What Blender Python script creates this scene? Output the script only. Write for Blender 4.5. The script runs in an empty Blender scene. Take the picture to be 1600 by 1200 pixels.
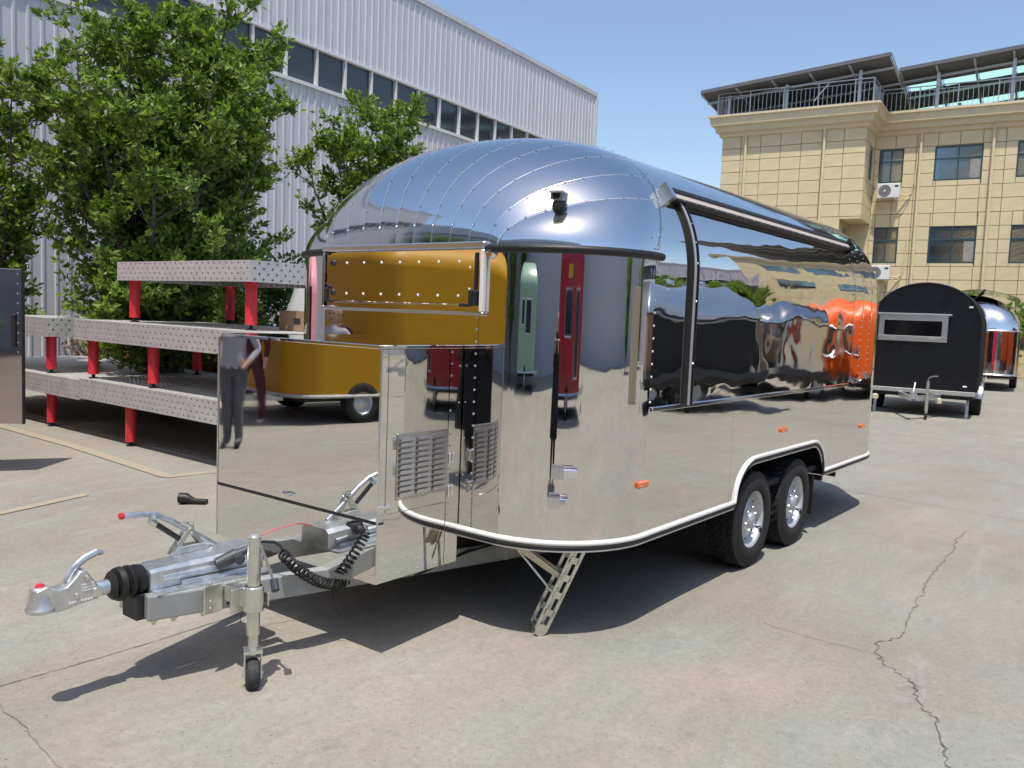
import bpy, math, random
from mathutils import Vector, Matrix
random.seed(7)
R_ = math.radians
S = bpy.context.scene
# ------------------------------------------------------------------ camera
cam = bpy.data.cameras.new('camera'); camo = bpy.data.objects.new('camera', cam); S.collection.objects.link(camo)
cam.sensor_width = 36; cam.lens = 36 * 1313.66 / 1600; cam.clip_start = .05; cam.clip_end = 3000
_r = Vector((.7823, .6211, .0399)).normalized(); _f = Vector((-.6172, .7826, -.0808)).normalized()
_r = (_r - _f * _r.dot(_f)).normalized(); _u = _r.cross(_f)
camo.matrix_world = Matrix(((_r.x, _u.x, -_f.x, 3.355), (_r.y, _u.y, -_f.y, -3.81), (_r.z, _u.z, -_f.z, 1.618), (0, 0, 0, 1)))
S.camera = camo
# ------------------------------------------------------------------ sky, sun, exposure
SUN = Vector((.2, -.32, 1)).normalized()
w = bpy.data.worlds.new('World'); S.world = w; w.use_nodes = True
nt = w.node_tree; sky = nt.nodes.new('ShaderNodeTexSky'); sky.sky_type = 'NISHITA'; sky.sun_disc = False
sky.sun_elevation = math.asin(SUN.z); sky.sun_rotation = math.atan2(SUN.x, SUN.y)
sky.air_density = 1.0; sky.dust_density = 1.3; sky.ozone_density = 1.15; sky.altitude = 50
bg = nt.nodes['Background']; bg.inputs[1].default_value = .15; nt.links.new(sky.outputs[0], bg.inputs[0])
sl = bpy.data.lights.new('sun', 'SUN'); sl.energy = 3.8; sl.angle = R_(.5); sl.color = (1, .95, .87)
so = bpy.data.objects.new('sun', sl); S.collection.objects.link(so); so.rotation_euler = SUN.to_track_quat('Z', 'Y').to_euler()
vs = S.view_settings; vs.view_transform = 'Standard'; vs.look = 'None'; vs.exposure = .3; vs.gamma = 1
cy = S.cycles; cy.use_denoising = True; cy.use_light_tree = False; cy.max_bounces = 7; cy.glossy_bounces = 5; cy.diffuse_bounces = 2; cy.use_adaptive_sampling = True; cy.adaptive_threshold = .02; cy.transparent_max_bounces = 8
cy.caustics_reflective = True; cy.caustics_refractive = False; cy.blur_glossy = .25; cy.sample_clamp_indirect = 6
# ------------------------------------------------------------------ materials
MATS = {}
def mat(name, col, rough=.6, metal=0, var=0, vscale=3, bump=0, bscale=8, bdist=.01, col2=None, spec=.5, detail=4, coat=0, stretch=None, trans=0, alpha=1, emit=None):
    if name in MATS: return MATS[name]
    m = bpy.data.materials.new(name); m.use_nodes = True; t = m.node_tree; b = t.nodes['Principled BSDF']
    b.inputs['Base Color'].default_value = (*col, 1); b.inputs['Roughness'].default_value = rough; b.inputs['Metallic'].default_value = metal
    b.inputs['Specular IOR Level'].default_value = spec; b.inputs['Coat Weight'].default_value = coat; b.inputs['Transmission Weight'].default_value = trans
    tc = t.nodes.new('ShaderNodeTexCoord'); src = tc.outputs['Object']
    if stretch:
        mp = t.nodes.new('ShaderNodeMapping'); mp.inputs['Scale'].default_value = stretch; t.links.new(src, mp.inputs[0]); src = mp.outputs[0]
    if var or col2:
        n = t.nodes.new('ShaderNodeTexNoise'); n.inputs['Scale'].default_value = vscale; n.inputs['Detail'].default_value = detail; n.inputs['Roughness'].default_value = .65
        t.links.new(src, n.inputs[0]); rp = t.nodes.new('ShaderNodeValToRGB')
        c2 = col2 or tuple(min(1, c * (1 + var)) for c in col); c1 = col if col2 else tuple(c * (1 - var) for c in col)
        rp.color_ramp.elements[0].color = (*c1, 1); rp.color_ramp.elements[1].color = (*c2, 1); rp.color_ramp.elements[0].position = .32; rp.color_ramp.elements[1].position = .68
        t.links.new(n.outputs['Fac'], rp.inputs[0]); t.links.new(rp.outputs[0], b.inputs['Base Color'])
        if rough > .15:
            mr = t.nodes.new('ShaderNodeMapRange'); mr.inputs[3].default_value = rough * .85; mr.inputs[4].default_value = min(1, rough * 1.15); t.links.new(n.outputs['Fac'], mr.inputs[0]); t.links.new(mr.outputs[0], b.inputs['Roughness'])
    if bump:
        n2 = t.nodes.new('ShaderNodeTexNoise'); n2.inputs['Scale'].default_value = bscale; n2.inputs['Detail'].default_value = 2 if metal and rough < .2 else 5
        t.links.new(src, n2.inputs[0]); bp = t.nodes.new('ShaderNodeBump'); bp.inputs['Strength'].default_value = bump; bp.inputs['Distance'].default_value = bdist
        t.links.new(n2.outputs['Fac'], bp.inputs['Height']); t.links.new(bp.outputs[0], b.inputs['Normal'])
    MATS[name] = m; return m
def chrome(name, col, rough, scale, dist, stretch=None, det=1):
    m = mat(name, col, rough, 1, bump=1, bscale=scale, bdist=dist, stretch=stretch)
    for n in m.node_tree.nodes:
        if n.type == 'TEX_NOISE': n.inputs['Detail'].default_value = det; n.inputs['Roughness'].default_value = .35
    t = m.node_tree; b = t.nodes['Principled BSDF']; tc = t.nodes.new('ShaderNodeTexCoord')          # smudges and dust film
    n = t.nodes.new('ShaderNodeTexNoise'); n.inputs['Scale'].default_value = 5; n.inputs['Detail'].default_value = 8; n.inputs['Roughness'].default_value = .7; t.links.new(tc.outputs['Object'], n.inputs[0])
    mr = t.nodes.new('ShaderNodeMapRange'); mr.inputs[1].default_value = .45; mr.inputs[2].default_value = .8; mr.inputs[3].default_value = rough; mr.inputs[4].default_value = rough + .07; t.links.new(n.outputs['Fac'], mr.inputs[0]); t.links.new(mr.outputs[0], b.inputs['Roughness'])
    return m
def overlay(m, col, scale, lo, hi, stretch=None, amount=1.0):           # stains and wear with a shape of their own
    t = m.node_tree; b = t.nodes['Principled BSDF']; tc = t.nodes.new('ShaderNodeTexCoord'); src = tc.outputs['Object']
    if stretch: mp = t.nodes.new('ShaderNodeMapping'); mp.inputs['Scale'].default_value = stretch; t.links.new(src, mp.inputs[0]); src = mp.outputs[0]
    n = t.nodes.new('ShaderNodeTexNoise'); n.inputs['Scale'].default_value = scale; n.inputs['Detail'].default_value = 8; n.inputs['Roughness'].default_value = .72; t.links.new(src, n.inputs[0])
    mr = t.nodes.new('ShaderNodeMapRange'); mr.inputs[1].default_value = lo; mr.inputs[2].default_value = hi; mr.inputs[4].default_value = amount; t.links.new(n.outputs['Fac'], mr.inputs[0])
    x = t.nodes.new('ShaderNodeMix'); x.data_type = 'RGBA'; x.inputs[7].default_value = (*col, 1); t.links.new(mr.outputs[0], x.inputs[0]); bc = b.inputs['Base Color']
    if bc.is_linked: t.links.new(bc.links[0].from_socket, x.inputs[6])
    else: x.inputs[6].default_value = bc.default_value
    t.links.new(x.outputs[2], bc); return m
M_front = chrome('mirror_steel', (.76, .75, .73), .012, 1.3, .0012)
M_box = chrome('mirror_steel_box', (.78, .77, .74), .01, 1.1, .0009)
M_side = chrome('mirror_steel_lower_side', (.78, .77, .74), .02, 2.2, .0032)
M_hatch = chrome('mirror_steel_wavy', (.78, .77, .75), .015, 3.4, .0080, (1, .52, .9), 1.7)
M_dome = chrome('polished_aluminium', (.76, .77, .78), .07, 1.6, .0012)
M_alu = mat('brushed_aluminium', (.78, .78, .78), .28, 1, bump=.3, bscale=60, bdist=.001)
M_chr = mat('chrome_fitting', (.82, .82, .83), .08, 1)
M_black = mat('black_rubber', (.012, .012, .012), .5, bump=.2, bscale=40, bdist=.002)
M_tyre = mat('tyre_rubber', (.013, .013, .014), .8, var=.3, vscale=14, bump=.3, bscale=60, bdist=.002)
M_rim = mat('silver_painted_steel', (.56, .58, .6), .42, .6, var=.06, vscale=9)
M_galv = mat('galvanised_steel', (.5, .53, .55), .36, .85, col2=(.74, .76, .78), vscale=22, bump=.15, bscale=50, bdist=.002)
M_zinc = mat('zinc_plated_steel', (.66, .67, .62), .26, .9, var=.12, vscale=18)
M_greyp = mat('grey_chassis_paint', (.3, .31, .31), .45, .2, var=.08, vscale=12, bump=.1, bscale=80, bdist=.001)
M_dark = mat('dark_underbody', (.02, .02, .021), .8)
M_orange = mat('amber_lens', (.75, .16, .03), .2, coat=.6)
M_redcap = mat('red_plastic', (.65, .03, .04), .4)
M_white = mat('white_plastic', (.75, .75, .73), .4)
M_cream = mat('cream_fascia', (.5, .43, .37), .5, var=.05)
# ------------------------------------------------------------------ mesh tools
C = S.collection
class MB:
    def __init__(s): s.v = []; s.f = []; s.m = []
    def add(s, vs, fs, mi=0):
        o = len(s.v); s.v += [tuple(v) for v in vs]; s.f += [tuple(i + o for i in f) for f in fs]; s.m += [mi] * len(fs); return s
    def box(s, x0, x1, y0, y1, z0, z1, mi=0):
        return s.add([(x0, y0, z0), (x1, y0, z0), (x1, y1, z0), (x0, y1, z0), (x0, y0, z1), (x1, y0, z1), (x1, y1, z1), (x0, y1, z1)],
                     [(3, 2, 1, 0), (4, 5, 6, 7), (0, 1, 5, 4), (1, 2, 6, 5), (2, 3, 7, 6), (3, 0, 4, 7)], mi)
    def bbox(s, x0, x1, y0, y1, z0, z1, b=.004, mi=0):   # bevelled box
        xs = [x0, x0 + b, x1 - b, x1]; ys = [y0, y0 + b, y1 - b, y1]; zs = [z0, z0 + b, z1 - b, z1]
        V = []; F = []
        rings = [(0, 1), (1, 0), (2, 0), (3, 1)]
        for zi, ins in rings:
            i = 1 if ins else 0
            ax = [xs[i + (1 if 0 else 0)]]
            if ins: p = [(xs[1], ys[1]), (xs[1], ys[1]), (xs[2], ys[1]), (xs[2], ys[1]), (xs[2], ys[2]), (xs[2], ys[2]), (xs[1], ys[2]), (xs[1], ys[2])]
            else: p = [(xs[0], ys[1]), (xs[1], ys[0]), (xs[2], ys[0]), (xs[3], ys[1]), (xs[3], ys[2]), (xs[2], ys[3]), (xs[1], ys[3]), (xs[0], ys[2])]
            V += [(a, c, zs[zi]) for a, c in p]
        for k in range(3):
            for i in range(8): j = (i + 1) % 8; F.append((k * 8 + i, k * 8 + j, k * 8 + 8 + j, k * 8 + 8 + i))
        F.append(tuple(range(7, -1, -1))); F.append(tuple(range(24, 32)))
        return s.add(V, F, mi)
    def bar(s, p, q, w, h, up=(0, 0, 1), mi=0):
        p = Vector(p); q = Vector(q); d = (q - p).normalized(); u = Vector(up); sd = d.cross(u).normalized(); u = sd.cross(d)
        V = [c + sd * a * w / 2 + u * b * h / 2 for c in (p, q) for a, b in ((-1, -1), (1, -1), (1, 1), (-1, 1))]
        return s.add(V, [(3, 2, 1, 0), (4, 5, 6, 7), (0, 1, 5, 4), (1, 2, 6, 5), (2, 3, 7, 6), (3, 0, 4, 7)], mi)
    def tube(s, pts, r, n=8, mi=0, cap=True):
        pts = [Vector(p) for p in pts]; rs = r if isinstance(r, (list, tuple)) else [r] * len(pts); V = []; F = []; pu = None
        for i, p in enumerate(pts):
            d = (pts[min(i + 1, len(pts) - 1)] - pts[max(i - 1, 0)]).normalized()
            if pu is None: pu = Vector((0, 0, 1)) if abs(d.z) < .9 else Vector((1, 0, 0))
            sd = d.cross(pu)
            if sd.length < 1e-5: sd = d.orthogonal()
            sd.normalize(); pu = sd.cross(d).normalized()
            V += [p + (sd * math.cos(a) + pu * math.sin(a)) * rs[i] for a in [2 * math.pi * k / n for k in range(n)]]
        for i in range(len(pts) - 1):
            for k in range(n): F.append((i * n + k, i * n + (k + 1) % n, (i + 1) * n + (k + 1) % n, (i + 1) * n + k))
        if cap: F.append(tuple(range(n - 1, -1, -1))); F.append(tuple((len(pts) - 1) * n + k for k in range(n)))
        return s.add(V, F, mi)
    def lathe(s, prof, c, axis, n=24, mi=0):   # prof: list (r, h) along axis from c
        c = Vector(c); ax = Vector(axis).normalized(); a = ax.orthogonal().normalized(); b = ax.cross(a); V = []; F = []
        for r, h in prof:
            V += [c + ax * h + (a * math.cos(t) + b * math.sin(t)) * r for t in [2 * math.pi * k / n for k in range(n)]]
        for i in range(len(prof) - 1):
            for k in range(n): F.append((i * n + k, i * n + (k + 1) % n, (i + 1) * n + (k + 1) % n, (i + 1) * n + k))
        return s.add(V, F, mi)
    def grid(s, rows, mi=0, flip=False):
        n = len(rows[0]); V = [p for r in rows for p in r]; F = []
        for i in range(len(rows) - 1):
            for k in range(n - 1):
                q = (i * n + k, i * n + k + 1, (i + 1) * n + k + 1, (i + 1) * n + k); F.append(q[::-1] if flip else q)
        return s.add(V, F, mi)
    def prism(s, poly, axis, a, b, mi=0):     # poly 2-D extruded along axis from a to b
        def P(u, v, w): return {'x': (w, u, v), 'y': (u, w, v), 'z': (u, v, w)}[axis]
        n = len(poly); V = [P(u, v, a) for u, v in poly] + [P(u, v, b) for u, v in poly]
        F = [tuple(range(n)), tuple(range(2 * n - 1, n - 1, -1))] + [(i, i + n, (i + 1) % n + n, (i + 1) % n) for i in range(n)]
        return s.add(V, F, mi)
    def dome(s, c, nrm, r, mi=0):
        nrm = Vector(nrm).normalized(); c = Vector(c); a = nrm.orthogonal().normalized(); b = nrm.cross(a); V = []
        for rr, h in ((1, 0), (.75, .5), (.0, .72)):
            if rr == 0: V.append(c + nrm * r * h)
            else: V += [c + nrm * r * h + (a * math.cos(t) + b * math.sin(t)) * r * rr for t in [k * math.pi / 3 for k in range(6)]]
        F = [(k, (k + 1) % 6, 6 + (k + 1) % 6, 6 + k) for k in range(6)] + [(6 + k, 6 + (k + 1) % 6, 12) for k in range(6)]
        return s.add(V, F, mi)
    def mesh(s, name, mats, smooth=False, angle=35):
        me = bpy.data.meshes.new(name); me.from_pydata(s.v, [], s.f)
        for m in (mats if isinstance(mats, (list, tuple)) else [mats]): me.materials.append(m)
        if len(me.materials) > 1: me.polygons.foreach_set('material_index', s.m)
        if smooth:
            me.polygons.foreach_set('use_smooth', [True] * len(me.polygons)); me.set_sharp_from_angle(angle=R_(angle))
        me.update(); return me
    def build(s, name, mats, parent=None, smooth=False, angle=35, loc=None, rz=0):
        o = bpy.data.objects.new(name, s.mesh(name, mats, smooth, angle)); C.objects.link(o)
        if parent: o.parent = parent
        if loc: o.location = loc
        if rz: o.rotation_euler[2] = rz
        return o
def tag(o, label=None, cat=None, group=None, kind=None):
    if label: o['label'] = label
    if cat: o['category'] = cat
    if group: o['group'] = group
    if kind: o['kind'] = kind
    return o
def thing(name, label, cat, loc=(0, 0, 0), rz=0, group=None):
    o = bpy.data.objects.new(name, None); C.objects.link(o); o.location = loc; o.rotation_euler[2] = rz; o.empty_display_size = .3
    return tag(o, label, cat, group)
def inst(name, me, parent=None, loc=(0, 0, 0), rot=(0, 0, 0), scale=None):
    o = bpy.data.objects.new(name, me); C.objects.link(o); o.parent = parent; o.location = loc; o.rotation_euler = rot
    if scale: o.scale = scale
    return o
# ================================================================== GROUND
def ground_mat():
    m = bpy.data.materials.new('concrete_yard'); m.use_nodes = True; t = m.node_tree; b = t.nodes['Principled BSDF']; L = t.links.new
    tc = t.nodes.new('ShaderNodeTexCoord').outputs['Object']
    def noise(sc, det=5, ro=.6, dist=0, st=None):
        src = tc
        if st: mp = t.nodes.new('ShaderNodeMapping'); mp.inputs['Scale'].default_value = st; mp.inputs['Rotation'].default_value = (0, 0, .5); L(tc, mp.inputs[0]); src = mp.outputs[0]
        n = t.nodes.new('ShaderNodeTexNoise'); n.inputs['Scale'].default_value = sc; n.inputs['Detail'].default_value = det; n.inputs['Roughness'].default_value = ro; n.inputs['Distortion'].default_value = dist
        L(src, n.inputs[0]); return n.outputs['Fac']
    def ramp(f, a, bb, c0=(0, 0, 0), c1=(1, 1, 1)):
        r = t.nodes.new('ShaderNodeValToRGB'); r.color_ramp.elements[0].position = a; r.color_ramp.elements[1].position = bb
        r.color_ramp.elements[0].color = (*c0, 1); r.color_ramp.elements[1].color = (*c1, 1); L(f, r.inputs[0]); return r.outputs[0]
    def mix(f, a, bb, mode='MIX'):
        x = t.nodes.new('ShaderNodeMix'); x.data_type = 'RGBA'; x.blend_type = mode
        for s, i in ((f, 0), (a, 6), (bb, 7)):
            if hasattr(s, 'node'): L(s, x.inputs[i])
            elif i == 0: x.inputs[0].default_value = s
            else: x.inputs[i].default_value = (*s, 1)
        return x.outputs[2]
    base = ramp(noise(.45, 6, .6), .3, .7, (.245, .222, .188), (.315, .29, .25))
    c = mix(ramp(noise(1.1, 5, .6, .6), .46, .7), base, (.262, .276, .238))          # greenish patches
    c = mix(ramp(noise(.8, 5, .65, .4), .52, .78), c, (.33, .272, .225))          # pinkish patches
    c = mix(ramp(noise(2.2, 6, .7, 1.2, (1, .35, 1)), .56, .8), c, (.345, .33, .295))  # pale scuffs
    c = mix(ramp(noise(5, 6, .75, .5), .6, .78), c, (.21, .195, .17))            # dirt
    c = mix(.7, c, ramp(noise(34, 6, .75), .25, .75, (.70, .70, .70), (1.22, 1.22, 1.22)), 'MULTIPLY')
    c = mix(.6, c, ramp(noise(7, 6, .72, .8, (1, .3, 1)), .3, .7, (.86, .86, .86), (1.12, 1.12, 1.12)), 'MULTIPLY')
    c = mix(ramp(noise(3.4, 8, .8, 2.5, (1, .25, 1)), .66, .71), c, (.36, .345, .31))
    c = mix(ramp(noise(90, 2, .5), .66, .73), c, (.11, .10, .09))             # specks
    c = mix(.45, c, ramp(noise(.13, 3, .5), .3, .7, (.82, .82, .82), (1.1, 1.1, 1.1)), 'MULTIPLY')
    c = mix(ramp(noise(.9, 7, .7, .3), .66, .84), c, (.19, .175, .15))          # oil and tyre dirt
    vo = t.nodes.new('ShaderNodeTexVoronoi'); vo.feature = 'DISTANCE_TO_EDGE'; vo.inputs['Scale'].default_value = .42
    nn = t.nodes.new('ShaderNodeTexNoise'); nn.inputs['Scale'].default_value = 2.2; nn.inputs['Detail'].default_value = 6; L(tc, nn.inputs[0])
    va = t.nodes.new('ShaderNodeVectorMath'); va.operation = 'MULTIPLY_ADD'; va.inputs[1].default_value = (.6, .6, .6); L(nn.outputs['Color'], va.inputs[0]); L(tc, va.inputs[2]); L(va.outputs[0], vo.inputs['Vector'])
    hair = ramp(vo.outputs['Distance'], .0, .004, (1, 1, 1), (0, 0, 0))
    gate = ramp(noise(.35, 2, .5), .5, .6)
    mul = t.nodes.new('ShaderNodeMath'); mul.operation = 'MULTIPLY'; L(hair, mul.inputs[0]); L(gate, mul.inputs[1])
    m2 = t.nodes.new('ShaderNodeMath'); m2.operation = 'MULTIPLY'; m2.inputs[1].default_value = .15; L(mul.outputs[0], m2.inputs[0])
    c = mix(m2.outputs[0], c, (.13, .12, .105))
    L(c, b.inputs['Base Color']); b.inputs['Roughness'].default_value = .88; b.inputs['Specular IOR Level'].default_value = .3
    bp = t.nodes.new('ShaderNodeBump'); bp.inputs['Strength'].default_value = .35; bp.inputs['Distance'].default_value = .006; L(noise(30, 6, .75), bp.inputs['Height']); L(bp.outputs[0], b.inputs['Normal'])
    return m
def gz(y):                         # the yard drains gently towards the camera side
    u = min(1, max(0, (.7 - y) / 2.7)); return -.105 * u * u * (3 - 2 * u)
_ys = [-300, -150, -60, -20, -8, -4] + [-2.2 + .1 * k for k in range(31)] + [1.5, 4, 10, 25, 60, 150, 300]
g = MB().grid([[(x, y, gz(y)) for x in (-300, -100, -40, -15, -5, 0, 5, 15, 40, 100, 300)] for y in _ys]).build('ground', ground_mat(), smooth=True); tag(g, kind='structure')
M_crack = mat('dark_crack', (.075, .065, .055), .95, col2=(.24, .215, .18), vscale=9)  # dark mottled tone of the cracks and expansion joints
def ribbon(name, pts, wid, z, m, parent, jit=0, sub=1, seed=1):
    rnd = random.Random(seed); P = [Vector((*p, z)) for p in pts]; Q = []
    for i in range(len(P) - 1):
        for k in range(sub):
            p = P[i].lerp(P[i + 1], k / sub); d = (P[i + 1] - P[i]).normalized(); n = Vector((-d.y, d.x, 0))
            Q.append(p + n * rnd.uniform(-jit, jit))
    Q.append(P[-1]); A = []; B = []
    Q = [Vector((p.x, p.y, gz(p.y) + z)) for p in Q]
    for i, p in enumerate(Q):
        d = (Q[min(i + 1, len(Q) - 1)] - Q[max(0, i - 1)]).normalized(); n = Vector((-d.y, d.x, 0)); ww = wid * (rnd.uniform(.35, 1.3) if jit else 1) / 2
        A.append(p + n * ww); B.append(p - n * ww)
    return MB().grid([A, B]).build(name, m, parent)
c1 = [(2.105, 3.952), (2.113, 3.471), (2.157, 3.079), (2.162, 2.666), (2.182, 2.411), (2.178, 2.17), (2.234, 1.778), (2.264, 1.412), (2.311, 1.041), (2.309, 0.876), (2.246, 0.753), (2.304, 0.558), (2.369, 0.46), (2.489, 0.376), (2.551, 0.25), (2.605, 0.128), (2.676, 0.034), (2.73, -0.138), (2.787, -0.286), (2.832, -0.429), (3.0, -.8), (3.05, -1.2)]
ribbon('crack', c1, .0075, .004, M_crack, g, .016, 6, 3)
ribbon('crack', [(2.299, 0.553), (2.076, 0.564), (1.879, 0.555), (1.7, .6)], .003, .004, M_crack, g, .012, 6, 4)
ribbon('crack', [(-0.8, -2.40), (-0.393, -2.436), (-0.128, -2.441), (0.178, -2.473), (0.42, -2.467), (0.579, -2.465), (1.2, -2.6)], .0035, .004, M_crack, g, .008, 5, 5)
ribbon('expansion_joint', [(-0.6, -6), (-0.6, -2.3), (-0.59, -1.66), (-0.55, -0.13), (-.5, 9)], .007, .003, M_crack, g, .004, 12, 6)
ribbon('expansion_joint', [(-12, 5.9), (1.223, 4.83), (2.515, 4.7), (14, 3.8)], .006, .003, M_crack, g, .004, 12, 7)
ribbon('expansion_joint', [(-14, 11.2), (14, 9.4)], .012, .003, M_crack, g, .004, 30, 8)
def worn_paint(name, col):
    m = bpy.data.materials.new(name); m.use_nodes = True; t = m.node_tree; b = t.nodes['Principled BSDF']; b.inputs['Roughness'].default_value = .8
    n = t.nodes.new('ShaderNodeTexNoise'); n.inputs['Scale'].default_value = 7; n.inputs['Detail'].default_value = 8; n.inputs['Roughness'].default_value = .75
    tc = t.nodes.new('ShaderNodeTexCoord'); t.links.new(tc.outputs['Object'], n.inputs[0])
    r = t.nodes.new('ShaderNodeValToRGB'); r.color_ramp.elements[0].position = .34; r.color_ramp.elements[1].position = .72
    r.color_ramp.elements[0].color = (.30, .275, .235, 1); r.color_ramp.elements[1].color = (*col, 1)
    t.links.new(n.outputs['Fac'], r.inputs[0]); t.links.new(r.outputs[0], b.inputs['Base Color']); return m
M_paint = worn_paint('worn_yellow_paint', (.40, .30, .185))
ribbon('painted_line', [(-11, .40), (-8.455, 0.4), (-6.053, 0.40), (-3.935, 0.30)], .13, .006, M_paint, g)
ribbon('painted_line', [(-3.93, .27), (-3.8, .9), (-3.55, 2.2)], .12, .0065, M_paint, g)
ribbon('painted_line', [(-3.74, -3), (-3.739, -1.287), (-3.82, -0.5)], .1, .006, M_paint, g)

# ================================================================== FOLIAGE
def leaf_mat(name, a, b2, rough=.45):
    m = bpy.data.materials.new(name); m.use_nodes = True; t = m.node_tree; b = t.nodes['Principled BSDF']; b.inputs['Roughness'].default_value = rough
    gi = t.nodes.new('ShaderNodeNewGeometry'); r = t.nodes.new('ShaderNodeValToRGB'); r.color_ramp.elements[0].color = (*a, 1); r.color_ramp.elements[1].color = (*b2, 1)
    t.links.new(gi.outputs['Random Per Island'], r.inputs[0]); t.links.new(r.outputs[0], b.inputs['Base Color'])
    tr = t.nodes.new('ShaderNodeBsdfTranslucent'); hs = t.nodes.new('ShaderNodeHueSaturation'); hs.inputs['Value'].default_value = 1.5; hs.inputs['Saturation'].default_value = 1.1
    t.links.new(r.outputs[0], hs.inputs['Color']); t.links.new(hs.outputs[0], tr.inputs[0])
    mx = t.nodes.new('ShaderNodeMixShader'); mx.inputs[0].default_value = .38; t.links.new(b.outputs[0], mx.inputs[1]); t.links.new(tr.outputs[0], mx.inputs[2]); t.links.new(mx.outputs[0], t.nodes['Material Output'].inputs[0]); return m
M_leaf = leaf_mat('tree_leaf', (.065, .13, .02), (.25, .35, .06)); M_leafd = leaf_mat('shrub_leaf', (.035, .075, .018), (.08, .14, .03)); M_flower = leaf_mat('red_flower', (.30, .05, .02), (.45, .16, .04), .6)
M_bark = mat('bark', (.095, .082, .068), .9, var=.3, vscale=20, bump=.6, bscale=40)
def leaf(V, F, p, d, size, rnd):
    d = d.normalized(); s = d.cross(Vector((rnd.gauss(0, 1), rnd.gauss(0, 1), rnd.gauss(0, 1))))
    if s.length < 1e-4: s = d.orthogonal()
    s.normalize(); o = len(V); w_ = size * .27; nn = d.cross(s) * size * .12
    V += [p, p + d * size * .45 + s * w_ + nn, p + d * size, p + d * size * .45 - s * w_ + nn]; F.append((o, o + 1, o + 2, o + 3))
def tree(name, label, loc, height, rx, nstem, leaves, lsize, seed, group=None, crown_lo=.28, top_pow=1.0, mleaf=None, cat='tree'):
    rnd = random.Random(seed); root = thing(name, label, cat, loc, 0, group); tb = MB(); V = []; F = []; twigs = []
    for i in range(nstem):
        a = 2 * math.pi * (i + rnd.random() * .7) / nstem; rr = rx * rnd.uniform(.15, .8); h = height * (1 - .35 * (rr / rx) ** 2) * rnd.uniform(.82, 1.0)
        pts = []; b0 = Vector((rnd.uniform(-.06, .06), rnd.uniform(-.06, .06), 0)); n = 9
        for k in range(n):
            u = k / (n - 1); pts.append(b0 + Vector((math.cos(a) * rr * u ** 1.25, math.sin(a) * rr * u ** 1.25, h * u)) + Vector((rnd.gauss(0, .045), rnd.gauss(0, .045), 0)) * (1 if k else 0))
        tb.tube(pts, [max(.006, .055 * (height / 5) * (1 - .92 * k / (n - 1))) for k in range(n)], 6)
        for k in range(2, n):
            nb = 3 if k < n - 1 else 4
            for q in range(nb):
                u = k / (n - 1)
                if u < crown_lo * .8: continue
                base = pts[k - 1].lerp(pts[k], rnd.random()); ba = rnd.uniform(0, 6.283); ln = rx * rnd.uniform(.22, .55) * (1.15 - .6 * u) 
                tip = base + Vector((math.cos(ba) * ln, math.sin(ba) * ln, ln * rnd.uniform(.35, 1.1)))
                tb.tube([base, base.lerp(tip, .5) + Vector((0, 0, -.03)), tip], [.012, .008, .003], 4, cap=False); twigs.append((base, tip))
                for z in range(3):
                    b2 = base.lerp(tip, rnd.uniform(.35, .95)); aa = rnd.uniform(0, 6.283); l2 = ln * rnd.uniform(.3, .6); t2 = b2 + Vector((math.cos(aa) * l2, math.sin(aa) * l2, l2 * rnd.uniform(.1, 1.0)))
                    tb.tube([b2, t2], [.006, .002], 3, cap=False); twigs.append((b2, t2))
    for k in range(leaves):
        b, t = twigs[rnd.randrange(len(twigs))]; u = rnd.random() ** .8; d = (t - b)
        p = b + d * (u * 1.06) + Vector((rnd.gauss(0, .03), rnd.gauss(0, .03), rnd.gauss(0, .03)))
        ld = d.normalized() * .5 + Vector((rnd.gauss(0, 1), rnd.gauss(0, 1), rnd.gauss(.25, .8))).normalized()
        leaf(V, F, p, ld, lsize * rnd.uniform(.5, 1.4), rnd)
    tb.build('trunk', M_bark, root, True)
    MB().add(V, F).build('crown', mleaf or M_leaf, root); return root
def shrub(name, label, loc, rx, ry, rz_, leaves, lsize, seed, mleaf=None, group=None, cat='shrub', flowers=0):
    rnd = random.Random(seed); root = thing(name, label, cat, loc, 0, group); V = []; F = []; VF = []; FF = []; tb = MB()
    cl = [(Vector((rnd.gauss(0, .42) * rx, rnd.gauss(0, .42) * ry, rz_ * rnd.uniform(.25, .95))), rnd.uniform(.22, .42) * min(rx, ry, rz_)) for _ in range(max(10, int(26 * max(rx, ry) / max(.3, min(rx, ry)))))]
    for c_, r_ in cl: tb.tube([(c_.x * .3, c_.y * .3, 0), c_], [.014, .004], 4, cap=False)
    for k in range(leaves):
        c_, r_ = cl[rnd.randrange(len(cl))]; d = Vector((rnd.gauss(0, 1), rnd.gauss(0, 1), rnd.gauss(.2, 1))).normalized(); p = c_ + d * r_ * rnd.uniform(.6, 1.1)
        if p.z < .02: continue
        if rnd.random() < flowers: leaf(VF, FF, p + Vector((0, 0, .03)), d, lsize, rnd)
        else: leaf(V, F, p, d + Vector((rnd.gauss(0, .7), rnd.gauss(0, .7), rnd.gauss(0, .7))), lsize * rnd.uniform(.7, 1.2), rnd)
    tb.build('stem', M_bark, root); MB().add(V, F).build('foliage', mleaf or M_leafd, root)
    if FF: MB().add(VF, FF).build('blossom', M_flower, root)
    return root
tree('broadleaf_tree', 'big bushy broadleaf tree rising behind the stacked steel tables', (-7.45, 2.3, 0), 5.7, 2.1, 24, 95000, .09, 11, crown_lo=.10)
tree('broadleaf_tree', 'slimmer tree between the big tree and the domed trailer roof', (-7.9, 6.2, 0), 5.7, 1.5, 13, 26000, .095, 12, crown_lo=.25)
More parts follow.
